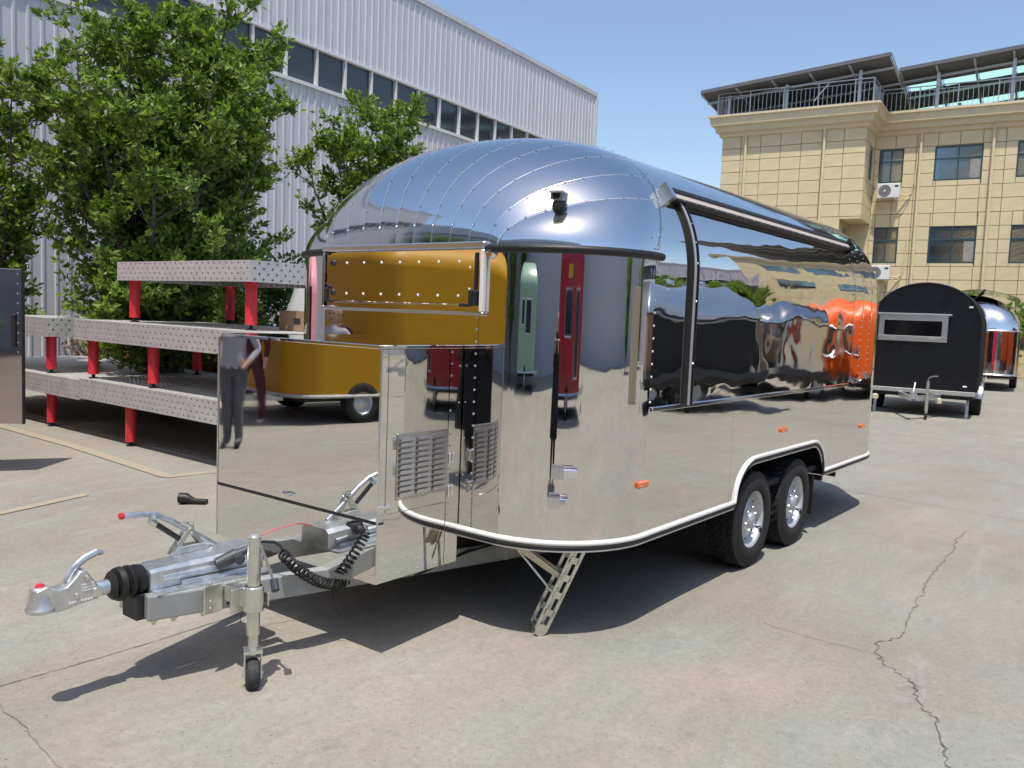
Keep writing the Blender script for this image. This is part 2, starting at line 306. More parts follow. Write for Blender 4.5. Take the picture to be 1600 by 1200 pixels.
tree('broadleaf_tree', 'thin sapling at the left edge against the grey factory', (-9.6, .9, 0), 5.3, 1.15, 8, 12000, .1, 13, crown_lo=.35)
shrub('dark_shrub', 'dark green shrub at the left edge behind the tables', (-9.6, 4.6, 0), 1.4, .8, 2.6, 9000, .1, 21, group='shrubs behind the tables')
shrub('dark_shrub', 'dark shrub under the big tree, behind the middle table', (-7.6, 5.0, 0), 1.5, .7, 2.4, 9000, .1, 22, group='shrubs behind the tables')
shrub('dark_shrub', 'dark shrub right of the big tree trunk, behind the top table', (-5.7, 5.2, 0), 1.3, .7, 2.2, 8000, .1, 23, group='shrubs behind the tables')
shrub('flowering_hedge', 'low hedge with red and orange blossom seen between the tables', (-9.0, 3.4, 0), 3.4, .35, 1.05, 13000, .075, 24, cat='hedge', flowers=.4)
shrub('flowering_hedge', 'low dark hedge with few blossoms beside the toolbox', (-5.2, 3.5, 0), 1.8, .4, .95, 6000, .08, 25, cat='hedge', flowers=.15)

# ================================================================== GREY FACTORY (left)
A6 = R_(6); BX = Vector((math.cos(A6), math.sin(A6), 0)); BY = Vector((-math.sin(A6), math.cos(A6), 0))
M_clad = mat('pale_grey_cladding', (.56, .56, .59), .5, .05, var=.06, vscale=1.2, stretch=(1, 1, .25))
overlay(M_clad, (.40, .39, .38), 2.5, .5, .8, (1, 1, .06), .6)
M_glassd = mat('dark_window_glass', (.045, .055, .06), .06, 0, spec=.7, bump=.15, bscale=1.5, bdist=.01)
M_frame = mat('white_window_frame', (.68, .68, .68), .45)
def sheet_mesh(z0, z1, wdt, ribs=4):
    p = []; st = wdt / ribs
    for k in range(ribs):
        x = k * st; p += [(x, 0), (x + st * .72, 0), (x + st * .78, -.024), (x + st * .94, -.024)]
    p.append((wdt, 0)); m = MB(); m.grid([[(x, y, z0) for x, y in p], [(x, y, z1) for x, y in p]]); return m.mesh('cladding_sheet', M_clad)
def factory(label, origin, rz, n0, n1, zs, win_every, name='factory_building'):
    # local: +x along the wall, -y outwards
    root = thing(name, label, 'factory', origin, rz); z0, z1, z2, z3 = zs; wd = .95
    lo = sheet_mesh(-.2, z1, wd); up = sheet_mesh(z2, z3, wd); pane = MB().box(.03, wd - .03, .06, .075, z1 + .05, z2 - .05).mesh('pane', M_glassd)
    mull = MB().bbox(-.035, .035, -.02, .1, z1 + .05, z2 - .05).mesh('mullion', M_frame)
    for i in range(n0, n1):
        inst('cladding_sheet', lo, root, (i * wd, 0, 0)); inst('cladding_sheet', up, root, (i * wd, 0, 0)); inst('pane', pane, root, (i * wd, 0, 0)); inst('mullion', mull, root, (i * wd, 0, 0))
    x0, x1 = n0 * wd, n1 * wd
    MB().box(x0, x1, -.06, .1, z1 - .03, z1 + .05).build('window_sill', M_frame, root); MB().box(x0, x1, -.05, .1, z2 - .05, z2 + .02).build('window_head', M_frame, root)
    MB().box(x0, x1 + .06, -.05, .5, z3, z3 + .14).build('roof_trim', M_clad, root); MB().box(x0, x1, .35, 20, 0, z3 - .02).build('inner_hall', M_dark, root)
    MB().box(x1, x1 + .06, -.08, 20, 0, z3).build('end_wall', M_clad, root)
    return root
# wall plane at bx=-12.06 running along BY
o_ = BX * -12.06
factory('grey ribbed metal factory with a long strip of dark windows behind the trees', (o_.x, o_.y, 0), A6 + math.pi / 2, -10, 26, (0, 6.78, 7.72, 9.95), 1)

# ================================================================== BEIGE BUILDING (right)
M_stone = mat('beige_stone_panel', (.67, .55, .335), .7, var=.10, vscale=1.1, bump=.12, bscale=30)
overlay(M_stone, (.42, .33, .2), 1.1, .52, .8, (1, 1, .35), .55)
M_joint = mat('panel_joint', (.48, .385, .235), .9)
M_trim = mat('beige_trim', (.66, .54, .34), .65, var=.06, vscale=3)
M_glassb = mat('blue_window_glass', (.30, .38, .42), .03, .9, bump=.1, bscale=1.2, bdist=.01)
M_gframe = mat('green_window_frame', (.03, .07, .075), .4)
M_roofd = mat('dark_roof_sheet', (.13, .13, .135), .6, var=.1, vscale=3)
M_skyl = mat('green_skylight', (.40, .62, .56), .4)
_t = M_skyl.node_tree; _x = _t.nodes.new('ShaderNodeBsdfTranslucent'); _x.inputs[0].default_value = (.32, .55, .48, 1); _t.links.new(_x.outputs[0], _t.nodes['Material Output'].inputs[0])
M_rail = mat('rail_steel', (.52, .53, .54), .4, .3)
bo = BY * 34
beige = thing('office_building', 'beige stone-clad office building with roof terrace and dark canopy', 'building', (bo.x, bo.y, 0), A6)
BAY = -2.07
wins = []
for zlo, zhi in ((7.73, 9.08), (4.43, 5.9), (1.1, 2.6)):
    wins.append((-3.5, -2.58, zlo, zhi))
    for k in range(7): wins.append((-1.42 + 2.87 * k, .28 + 2.87 * k, zlo, zhi))
MB().box(-3.7, 19.2, .06, 9, 0, 9.7).build('wall', M_joint, beige); MB().box(-9.56, -3.72, BAY + .06, 9.1, 6.14, 9.7).build('bay_wall', M_joint, beige); MB().box(-9.54, -4.5, BAY + .06, 9.05, 0, 6.12).build('bay_wall', M_joint, beige); MB().box(-4.5, -3.7, .03, 8.9, 0, 6.13).build('recess_wall', M_stone, beige)
def panels(x0, x1, z0, z1, y, holes, pw=.8, ph=.525, parts=True, far=None):
    nx = max(1, round((x1 - x0) / pw)); nz = max(1, round((z1 - z0) / ph)); dx = (x1 - x0) / nx; dz = (z1 - z0) / nz; gp = .011; cache = {}
    for i in range(nx):
        for k in range(nz):
            cells = [(x0 + i * dx, x0 + (i + 1) * dx, z0 + k * dz, z0 + (k + 1) * dz)]
            for hx0, hx1, hz0, hz1 in holes:
                nc = []
                for a, b, c, d in cells:
                    if b <= hx0 or a >= hx1 or d <= hz0 or c >= hz1: nc.append((a, b, c, d)); continue
                    if a < hx0: nc.append((a, hx0, c, d))
                    if b > hx1: nc.append((hx1, b, c, d))
                    aa, bb = max(a, hx0), min(b, hx1)
                    if c < hz0: nc.append((aa, bb, c, hz0))
                    if d > hz1: nc.append((aa, bb, hz1, d))
                cells = nc
            for a, b, c, d in cells:
                if b - a < .05 or d - c < .05: continue
                w_, h_ = round(b - a, 3), round(d - c, 3)
                if far is not None and (a > 3.2 or c < 3.4): far.box(a + gp, b - gp, y, y + .05, c + gp, d - gp); continue
                if (w_, h_) not in cache: cache[(w_, h_)] = MB().box(gp, w_ - gp, 0, .05, gp, h_ - gp).mesh('stone_panel', M_stone)
                inst('stone_panel', cache[(w_, h_)], beige, (a, y + random.uniform(-.004, .004), c))
far = MB()
panels(-3.7, 19.2, 0, 9.65, 0, wins, far=far); panels(-9.56, -3.7, 6.14, 9.65, BAY, [], far=far); panels(-9.56, -4.5, 0, 6.14, BAY, [], far=far)
tag(far.build('stone_cladding', M_stone, beige), kind='stuff')
mm = MB()
for k in range(7): mm.box(-3.74, -3.7, BAY + .02, 0, 6.14 + k * .5, 6.14 + k * .5 + .478)
mm.build('bay_side_cladding', M_stone, beige)
MB().box(-3.69, -3.66, BAY + .95, BAY + 1.5, 7.75, 9.1).build('window', M_glassb, beige)
MB().box(-4.5, -3.7, BAY, 0, 6.05, 6.13).build('bay_soffit', M_trim, beige)
MB().box(-4.497, -4.47, BAY + .7, BAY + 1.4, 4.5, 5.8).build('window', M_glassb, beige)
def wframe(x0, x1, z0, z1):
    m = MB(); t = .05
    m.box(x0, x1, .02, .09, z0, z0 + t).box(x0, x1, .02, .09, z1 - t, z1).box(x0, x0 + t, .02, .09, z0 + t, z1 - t).box(x1 - t, x1, .02, .09, z0 + t, z1 - t)
    zm = z1 - (z1 - z0) * .36; xm = (x0 + x1) / 2; m.box(x0 + t, x1 - t, .022, .088, zm - .03, zm + .03)
    m.box(xm - .025, xm + .025, .024, .086, zm + .03, z1 - t).box(xm - .025, xm + .025, .024, .086, z0 + t, zm - .03); return m
M_curt = mat('brown_curtain', (.10, .06, .04), .8); M_blind = mat('pale_curtain', (.30, .28, .25), .8, var=.15, vscale=9)
for i, (a, b, c, d) in enumerate(wins):
    wf = wframe(a, b, c, d).build('window', M_gframe, beige); MB().box(a + .04, b - .04, .06, .065, c + .04, d - .04).build('pane', M_glassb, wf)
    if b - a > 1.2 and a < 4: MB().box(b - .42, b - .06, .04, .05, c + .06, c + (d - c) * .6).build('curtain', M_curt if i % 4 == 3 else M_blind, wf)
prof = [(0, 9.62), (-.1, 9.66), (-.12, 9.8), (-.24, 9.84), (-.27, 10.02), (-.42, 10.1), (-.45, 10.38), (-.52, 10.42), (-.52, 10.5), (0, 10.5)]
def cornice(path, name='cornice'):
    m = MB(); rows = []
    for (px_, py_, nx_, ny_) in path: rows.append([(px_ + nx_ * -q[0], py_ + ny_ * -q[0], q[1]) for q in prof])
    return m.grid(rows).build(name, M_trim, beige)
cornice([(-9.56, 9, -1, 0), (-9.56, BAY, -1, -1), (-3.7, BAY, 1, -1), (-3.7, 0, 1, -1), (19.2, 0, 0, -1)])
MB().box(-9.5, 19.2, .05, 9, 10.36, 10.46).build('terrace_floor', M_trim, beige); MB().box(-9.5, -3.75, BAY + .05, .05, 10.355, 10.455).build('terrace_floor', M_trim, beige)
pipe = MB().tube([(0, -.09, 0), (0, -.09, 9.6)], .055, 8).mesh('downpipe', M_trim)
for x_, y_ in ((-8.5, BAY), (-5.28, BAY), (-1.95, 0), (.62, 0), (6.6, 0), (12.3, 0)): inst('downpipe', pipe, beige, (x_, y_, .1))
# railing
bal = MB().box(-.009, .009, -.009, .009, 0, .8).mesh('baluster', M_rail); post = MB().box(-.022, .022, -.022, .022, 0, .95).mesh('rail_post', M_rail)
def railing(p, q, nper=.17):
    p = Vector(p); q = Vector(q); L = (q - p).length; n = int(L / nper)
    m = MB(); m.bar(p + Vector((0, 0, .95)), q + Vector((0, 0, .95)), .04, .04); m.bar(p + Vector((0, 0, .8)), q + Vector((0, 0, .8)), .02, .02); m.bar(p + Vector((0, 0, .06)), q + Vector((0, 0, .06)), .03, .03); m.build('handrail', M_rail, beige)
    for i in range(n + 1):
        c = p.lerp(q, i / n); inst('rail_post' if i % 8 == 0 else 'baluster', post if i % 8 == 0 else bal, beige, c)
rx0 = -9.75
railing((rx0, 1.5, 10.5), (rx0, BAY - .25, 10.5)); railing((rx0, BAY - .25, 10.5), (-3.5, BAY - .25, 10.5)); railing((-3.5, BAY - .25, 10.5), (-3.5, -.25, 10.5)); railing((-3.5, -.25, 10.5), (5.5, -.25, 10.5), .17)
# canopy: rises towards +x, lower at the back
def canopy(x0, x1, y0, y1, zf0, zf1, drop, gaps=()):
    def Z(x, y): return zf0 + (zf1 - zf0) * (x - x0) / (x1 - x0) - drop * (y - y0) / (y1 - y0)
    m = MB(); ye = [y0] + [v for g2 in gaps for v in g2] + [y1]
    for a_, b_ in zip(ye[::2], ye[1::2]):
        rows = [[(x, y, Z(x, y)) for y in (a_, b_)] for x in (x0, x1)]; m.grid(rows); m.grid([[(a, b, c + .07) for a, b, c in r] for r in rows])
    m.bar((x0, y0, Z(x0, y0) + .03), (x1, y0, Z(x1, y0) + .03), .06, .14).bar((x0, y0, Z(x0, y0) + .03), (x0, y1, Z(x0, y1) + .03), .06, .13).bar((x1, y0, Z(x1, y0) + .03), (x1, y1, Z(x1, y1) + .03), .06, .13)
    r = m.build('canopy_roof', M_roofd, beige)
    n = int((x1 - x0) / 1.25)
    for i in range(n + 1):
        x = x0 + (x1 - x0) * i / n; MB().bar((x, y0 + .05, Z(x, y0) - .05), (x, y1, Z(x, y1) - .05), .07, .1).build('rafter', M_rail, r)
    for yy in (y0 + .9, y0 + 2.6): MB().bar((x0, yy, Z(x0, yy) - .14), (x1, yy, Z(x1, yy) - .14), .07, .09).build('purlin', M_rail, r)
    return Z
Z1 = canopy(-10.35, -2.9, BAY - .75, 6, 11.45, 12.1, 1.0)
Z2 = canopy(-2.85, 5, -.75, 8, 12.05, 12.715, 1.2, ((.9, 1.65), (3.5, 4.25))); canopy(5.01, 19, -.75, 8, 12.716, 13.9, 1.2)
for k in range(6):
    x = -2.75 + k * 1.28
    for yy in (.9, 3.5): MB().grid([[(x + .05, yy, Z2(x + .05, yy) + .03), (x + .05, yy + .75, Z2(x + .05, yy + .75) + .03)], [(x + 1.2, yy, Z2(x + 1.2, yy) + .03), (x + 1.2, yy + .75, Z2(x + 1.2, yy + .75) + .03)]]).build('skylight', M_skyl, beige)
for x, y, Z in [(-9.3, BAY - .1, Z1), (-6.9, BAY - .1, Z1), (-4.05, BAY - .1, Z1), (-1.5, -.1, Z2), (1.1, -.1, Z2), (3.8, -.1, Z2), (-6.9, 3, Z1), (-2.6, 3, Z1), (-1.0, 3.4, Z2), (1.6, 3.4, Z2)]:
    MB().box(x - .06, x + .06, y - .06, y + .06, 10.46, Z(x, y) - .1).build('canopy_post', M_rail, beige)
MB().box(-9.4, 19, 5.6, 5.7, 10.5, 11.3).build('rear_parapet', M_roofd, beige)
MB().bar((-5.2, BAY - .2, 11.45), (-5.75, BAY - .3, 10.75), .05, .05).build('leaning_pole', M_rail, beige)
# air conditioners
M_acw = mat('ac_white', (.72, .72, .70), .4, var=.04); M_acd = mat('ac_fan_dark', (.04, .04, .042), .5)
def aircon(x, z, label):
    p = BX * x + BY * 34; r = thing('air_conditioner', label, 'air conditioner', (p.x, p.y, z), A6, 'wall air conditioners')
    MB().bbox(-.42, .42, -.5, -.17, 0, .58, .02).build('casing', M_acw, r); m = MB()
    m.lathe([(.0, -.004), (.235, -.004), (.235, -.012), (.21, -.016), (.2, -.008)], (-.13, -.5, .29), (0, 1, 0), 24); m.build('fan_grille', M_acd, r)
    m = MB()
    for k in range(1, 5): m.lathe([(.048 * k, -.02), (.048 * k + .01, -.02)], (-.13, -.5, .29), (0, 1, 0), 24)
    m.lathe([(0, -.022), (.04, -.022)], (-.13, -.5, .29), (0, 1, 0), 12); m.build('grille_ring', M_acw, r)
    MB().box(.24, .38, -.504, -.5, .42, .5).build('badge', M_acd, r)
    MB().bar((-.3, -.5, -.03), (-.3, 0, -.03), .04, .05).bar((.3, -.5, -.03), (.3, 0, -.03), .04, .05).bar((-.3, -.45, -.05), (-.3, 0, -.35), .03, .03).bar((.3, -.45, -.05), (.3, 0, -.35), .03, .03).build('bracket', M_rail, r)
    MB().tube([(.42, -.3, .15), (.6, -.15, .12), (.8, -.06, .2), (.86, -.05, .6), (.93, -.05, 1.2), (.95, -.02, 1.75)], .03, 6).tube([(.42, -.3, .08), (.6, -.2, -.05), (.78, -.06, .02)], .018, 5).build('pipe', M_trim, r)
aircon(-3.0, 7.05, 'white air conditioner on the upper floor, under the narrow window')
aircon(-3.15, 3.72, 'white air conditioner on the lower floor, above the black trailer')
aircon(8.2, 3.7, 'white air conditioner far along the beige facade, seen only as a reflection')
# terrace fence far left of the building
fp = BX * -13 + BY * 36
fence = thing('glass_fence', 'pale green glass fence above the trailer roof, left of the beige building', 'fence', (fp.x, fp.y, 0), A6)
MB().box(-6, 3.4, 0, 1, 0, 7.2).build('low_building', M_trim, fence); MB().box(-6, 3.4, .05, .07, 7.2, 8.1).build('glass_panel', mat('pale_green_glass', (.25, .45, .42), .2, trans=.4), fence)
for k in range(6): MB().box(-6 + k * 1.85, -5.93 + k * 1.85, 0, .1, 7.2, 8.2).build('post', M_gframe, fence)
MB().box(-6, 3.4, 0, .1, 8.12, 8.18).build('top_rail', M_gframe, fence)
for k, (bx_, lab) in enumerate([(.9, 'round shrub above the silver trailer beyond the black one'), (4.4, 'mirrored shrub at the foot of the beige building, nearest the black trailer'), (7.2, 'mirrored shrub at the foot of the beige building, middle of three'), (10.2, 'mirrored shrub at the foot of the beige building, farthest right')]):
    p = BX * bx_ + BY * 32.2
    shrub('foundation_shrub', lab, (p.x, p.y, 0), 1.2, .8, 2.9 + .1 * k, 4500, .2, 41 + k, M_leaf, 'shrubs along the beige building')
# ================================================================== THE POLISHED TRAILER
T = thing('travel_trailer', 'large mirror-polished rounded trailer with toolbox in the centre of the yard', 'trailer')
W, Y0, RC, ZB, ZL, YR = 1.235, -.556, .58, 1.945, .49, 4.03
CX, CY = W - RC, Y0 + RC
ZS, HB, NE = 1.85, .84, 2.3
def arch(a):
    c, s = math.cos(a), math.sin(a)
    return W * math.copysign(abs(c) ** (2 / NE), c), ZS + HB * abs(s) ** (2 / NE)
def yring(z): return .03 + .428 * min(1, max(0, (z - ZB) / (ZS + HB - ZB)))
def dome_pt(s, t):
    a = math.pi / 2 * (1 - s); xr, zr = arch(a); zr = max(zr, ZB); q = abs(s)
    if q < .59: xf = s / .59 * .60; yf = Y0
    elif q < .72: xf = math.copysign(.60 + (q - .59) / .13 * (CX - .60), s); yf = Y0
    else:
        u = (q - .72) / .28 * math.pi / 2; xf = math.copysign(CX + RC * math.sin(u), s); yf = Y0 + RC * (1 - math.cos(u))
    A = t * math.pi / 2; e = .886; y1 = yring(zr)
    return Vector((xf + (xr - xf) * math.sin(A) ** 2, yf + (y1 - yf) * (1 - max(0, math.cos(A)) ** e), ZB + (zr - ZB) * math.sin(A) ** e))
def nrm_at(f, s, t):
    e = 1e-3; s0 = max(-1, s - e); s1 = min(1, s + e); t0 = max(.002, t - e); t1 = min(1, t + e)
    n = (f(s1, t) - f(s0, t)).cross(f(s, t1) - f(s, t0)); n.normalize()
    return n if n.z > 0 else -n
brk = [-1, -.72, -.59] + [-.59 + 1.18 * k / 9 for k in range(1, 9)] + [.59, .72, 1]
NT = 30
ts = [(k / NT) for k in range(NT + 1)]
for i in range(len(brk) - 1):
    s0, s1 = brk[i], brk[i + 1]; ns = 14 if abs(s1 - s0) > .2 else 5; rows = []
    for t in ts:
        row = []
        for k in range(ns + 1):
            u = k / ns; s = s0 + (s1 - s0) * u; p = dome_pt(s, t); n = nrm_at(dome_pt, s, max(t, .01))
            row.append(p + n * (.0004 * (1 - (2 * u - 1) ** 2) + 0))
        rows.append(row)
    MB().grid(rows).build('dome_panel', M_dome, T, True, 60)
# rivet lines and lapped seams of the dome
for s in brk[1:-1]:
    m = MB(); A = []; B = []
    for k in range(41):
        t = .01 + .985 * k / 40; p = dome_pt(s, t); n = nrm_at(dome_pt, s, t); q = dome_pt(s + .0028, t); A.append(p + n * .0036); B.append(q + n * .0034)
    m.grid([A, B]); m.build('seam', mat('seam_edge', (.86, .87, .88), .3, .9), T, True)
    m = MB(); acc = 0; last = None
    for k in range(300):
        t = .02 + .97 * k / 299; p = dome_pt(s, t)
        if last is not None: acc += (p - last).length
        if last is None or acc > .105: m.dome(p + nrm_at(dome_pt, s, t) * .005, nrm_at(dome_pt, s, t), .0075); acc = 0
        last = p
    m.build('rivet_row', M_chr, T, True)
# ring seam where the dome meets the straight body
def ringp(a, dy=0):
    x, z = arch(a); return Vector((x, yring(max(z, ZB)) + dy, z))
def archn(a):
    e = 1e-3; x0, z0 = arch(max(1e-4, a - e)); x1, z1 = arch(min(math.pi - 1e-4, a + e)); return Vector((z1 - z0, 0, -(x1 - x0))).normalized()
m = MB(); al = [.12 + (math.pi - .24) * k / 60 for k in range(61)]
m.grid([[ringp(a, -.008) + archn(a) * .006 for a in al], [ringp(a, .012) + archn(a) * .006 for a in al]]).build('ring_seam', M_alu, T, True)
m = MB()
for k in range(27): a = .14 + (math.pi - .28) * k / 26; m.dome(ringp(a, .002) + archn(a) * .006, archn(a), .0075)
m.build('rivet_row', M_chr, T, True)
# ---- straight shell: profile from the right waist line over the roof to the left sill
ZW = 1.165
right = [(W, ZW + (ZS - ZW) * k / 8) for k in range(8)] + [arch(math.pi * k / 80) for k in range(0, 19)]        # waist -> under the awning
roof = [arch(math.pi * k / 80) for k in range(18, 81)] + [(-W, ZS - (ZS - ZL) * k / 6) for k in range(1, 7)]
def shell(prof, ya, yb, name, m_, ny=3):
    rows = []
    for x, z in prof:
        s = ya if ya is not None else (yring(z) if z >= ZB else CY); rows.append([(x, s + (yb - s) * k / ny, z) for k in range(ny + 1)])
    return MB().grid(rows, flip=True).build(name, m_, T, True, 60)
shell(right, None, .47, 'upper_side_panel', M_hatch); shell(right, .472, 1.9, 'hatch_panel', M_hatch); shell(right, 1.9, 3.36, 'hatch_panel', M_hatch); shell(right, 3.365, YR, 'upper_side_panel', M_hatch)
for ya, yb in ((None, .9), (.902, 1.9), (1.902, 2.9), (2.902, YR)): shell(roof, ya, yb, 'roof_panel', M_dome)
def arch_z(y):                     # wheel arch cut-out
    if y < 1.19 or y > 2.875: return ZL
    def q(u): return math.sqrt(max(0, 1 - (1 - u) ** 2))
    if y < 1.5: return ZL + (.745 - ZL) * q((y - 1.19) / .31) 
    if y > 2.62: return ZL + (.745 - ZL) * q((2.875 - y) / .255)
    return .745
def side_panel(y0, y1, name, x=W, tilt=0):
    ys = sorted(set([y0, y1] + [y0 + (y1 - y0) * k / 10 for k in range(11)] + [y for y in [1.1901, 1.2, 1.215, 1.24, 1.28, 1.33, 1.38, 1.44, 1.5, 2.62, 2.68, 2.73, 2.78, 2.82, 2.85, 2.865, 2.8749] if y0 < y < y1]))
    rows = [[(x, y, arch_z(y) + (ZW - .004 - arch_z(y)) * k / 4) for y in ys] for k in range(5)]
    return MB().grid(rows).build(name, M_side, T, True)
side_panel(CY, 1.1, 'lower_side_panel'); side_panel(1.102, 3.0, 'lower_side_panel'); side_panel(3.002, YR, 'lower_side_panel')
# ---- front wall, corners, rear
def arc(cx, cy, a0, a1, n=20, r=RC): return [(cx + r * math.cos(a0 + (a1 - a0) * k / n), cy + r * math.sin(a0 + (a1 - a0) * k / n)) for k in range(n + 1)]
def wall(path, z0, z1, name, m_, nz=4): return MB().grid([[(x, y, z0 + (z1 - z0) * k / nz) for x, y in path] for k in range(nz + 1)]).build(name, m_, T, True, 60)
wall([(-CX, Y0), (0, Y0), (.556, Y0)], ZL, ZB, 'front_panel', M_front); wall([(.558, Y0), (CX, Y0)] + arc(CX, CY, -math.pi / 2, 0, 28)[1:], ZL, ZB, 'corner_panel', M_front)
wall(arc(-CX, CY, math.pi, math.pi * 1.5, 28), ZL, ZB, 'corner_panel', M_front)
YE = YR + RC
wall(arc(CX, YR, 0, math.pi / 2) + arc(-CX, YR, math.pi / 2, math.pi), ZL, ZB, 'rear_wall', M_front)
rows = []
for k in range(17):
    t = k / 16; row = []
    for j in range(61):
        p = dome_pt(-1 + 2 * j / 60, t); row.append((p.x, YR + CY - p.y if p.y < CY else YR - (p.y - CY) * .0 + (CY - p.y) * .06, p.z))
    rows.append(row)
MB().grid(rows).build('rear_dome', M_dome, T, True, 70)
wall([(-W, YR), (-W, CY)], ZL, ZS + .001, 'left_side_wall', M_side)
MB().box(-W + .05, W - .05, CY, YR, ZL + .01, ZL + .05).box(-CX, CX, Y0 + .03, CY, ZL + .012, ZL + .05).build('floor_pan', M_dark, T)
# inner wheel housing
MB().box(W - .36, W - .33, 1.15, 2.92, ZL, .76).box(W - .36, W - .012, 1.15, 2.92, .76, .775).box(W - .36, W - .02, 1.13, 1.15, ZL, .775).box(W - .36, W - .02, 2.92, 2.94, ZL, .775).build('wheel_housing', M_dark, T)
# rivets on the flat walls
m = MB()
for k in range(22): z = .55 + k * .062; m.dome((.545, Y0 - .001, z), (0, -1, 0), .007)
m.build('rivet_row', M_chr, T, True)
m = MB()
for k in range(14): m.dome((W + .001, .036, 1.2 + k * .066), (1, 0, 0), .007)
m.build('rivet_row', M_chr, T, True)
m = MB()
for y in (3.42, 3.62, 3.86):
    for k in range(18): a = .02 + k * .05; x, z = arch(a); m.dome(Vector((x, y, z)) + archn(a) * .001, archn(a), .006)
    for k in range(12): m.dome((W + .001, y, 1.2 + k * .055), (1, 0, 0), .006)
m.build('rivet_row', M_chr, T, True)
m = MB()
for y in (3.40, 3.64, 3.88):
    P = [(W, ZW + .02), (W, ZS)] + [arch(.05 * k) for k in range(1, 17)]
    m.grid([[(x + .003, y, z + (.003 if z > 2 else 0)) for x, z in P], [(x + .003, y + .018, z + (.003 if z > 2 else 0)) for x, z in P]])
m.build('ring_seam', M_chr, T, True)
# ---- bottom trim
path = [Vector((x, y, ZL)) for x, y in arc(-CX, CY, math.pi, math.pi * 1.5, 14)] + [Vector((x, y, ZL)) for x, y in arc(CX, CY, -math.pi / 2, 0, 22)]
for y in [.3, .7, 1.0, 1.17, 1.19, 1.2, 1.215, 1.24, 1.28, 1.33, 1.38, 1.44, 1.5, 1.8, 2.3, 2.62, 2.68, 2.73, 2.78, 2.82, 2.85, 2.865, 2.8745, 2.8755, 2.9, 3.4, 4.03]: path.append(Vector((W, y, arch_z(y))))
path += [Vector((x, y, ZL)) for x, y in arc(CX, YR, 0, math.pi / 2, 8)[1:]]
outs = [Vector((p.x, p.y, 0)) for p in path]
def offs(p, d):
    if p.y < CY: c = Vector((max(-CX, min(CX, p.x)), CY, p.z)); n = (p - c).normalized()
    elif p.y > YR: c = Vector((max(-CX, min(CX, p.x)), YR, p.z)); n = (p - c).normalized()
    else: n = Vector((1 if p.x > 0 else -1, 0, 0))
    return p + n * d
M_trimw = mat('bright_trim', (.88, .88, .86), .25, .25)
MB().tube([offs(p, .004) + Vector((0, 0, .010)) for p in path], .0135, 8).build('trim_bead', M_trimw, T, True, 80)
MB().tube([offs(p, .002) + Vector((0, 0, -.012)) for p in path], .014, 8).build('rubber_strip', M_black, T, True, 80)
MB().tube([offs(p, -.002) + Vector((0, 0, -.030)) for p in path], .007, 8).build('trim_bead', M_alu, T, True, 80)
# belt strip on the front corners
for sx in (1, -1):
    P = [Vector((sx * .60, Y0, ZB + .004))] + [Vector((sx * x, y, ZB + .004)) for x, y in arc(CX, CY, -math.pi / 2, 0, 20)] + [Vector((sx * W, .075, ZB + .003))]
    MB().tube([offs(p, .006) for p in P], .021, 8).build('belt_strip', M_black, T, True, 80)
MB().bbox(W - .004, W + .01, .05, 3.36, ZW - .016, ZW + .008, .003).build('waist_trim', M_chr, T)
# ---- awning cassette and rail
ax0, az0 = arch(.48); an = archn(.48); at_ = Vector((-an.z, 0, an.x))       # tangent, upwards
def cas(u, v): return Vector((ax0, 0, az0)) + at_ * u + an * v
def casbar(u0, u1, v0, v1, y0, y1, name, m_):
    P = [cas(u0, v0), cas(u1, v0), cas(u1, v1), cas(u0, v1)]; m = MB(); m.prism([(p.x, p.z) for p in P], 'y', y0, y1); return m.build(name, m_, T)
casbar(-.02, .04, .002, .032, .30, 3.45, 'awning_cassette', M_black); casbar(-.012, .024, .0325, .042, .36, 3.43, 'awning_fascia', M_cream); casbar(.025, .048, .0325, .052, .30, 3.45, 'awning_cassette', M_black); casbar(-.026, -.0125, .0325, .04, .36, 3.43, 'awning_valance', M_black)
casbar(-.04, .06, -.004, .066, .262, .30, 'end_cap', M_alu); casbar(-.04, .058, -.004, .07, 3.45, 3.475, 'end_cap', M_black)
m = MB()
for k in range(22): m.dome(Vector((0, .45 + k * .138, 0)) + cas(-.019, .0405), an, .005)
m.build('bolt_row', M_alu, T)
P = [(W, ZW + .0 + (ZS - ZW) * k / 6) for k in range(6)] + [arch(math.pi * k / 80) for k in range(0, 13)]
N = [Vector((1, 0, 0))] * 6 + [archn(max(.002, math.pi * k / 80)) for k in range(0, 13)]
def strip(y0, y1, h0, h1, name, m_):
    A = [Vector((x, 0, z)) for x, z in P]; m = MB(); r = []
    for yy, h in ((y0, h0), (y0, h1), (y1, h1), (y1, h0)): r.append([a + n * h + Vector((0, yy, 0)) for a, n in zip(A, N)])
    m.grid(r); return m.build(name, m_, T, True, 40)
strip(.412, .466, 0, .02, 'awning_rail', M_black); strip(.420, .440, .02, .025, 'rail_insert', mat('rail_grey', (.5, .5, .5), .35, .4)); strip(.461, .469, 0, .028, 'rail_edge', M_black)
m = MB()
for k in (2, 5, 8, 11, 14): m.dome(Vector((P[k][0], .456, P[k][1])) + N[k] * .022, N[k], .007)
m.build('bolt_row', M_alu, T)
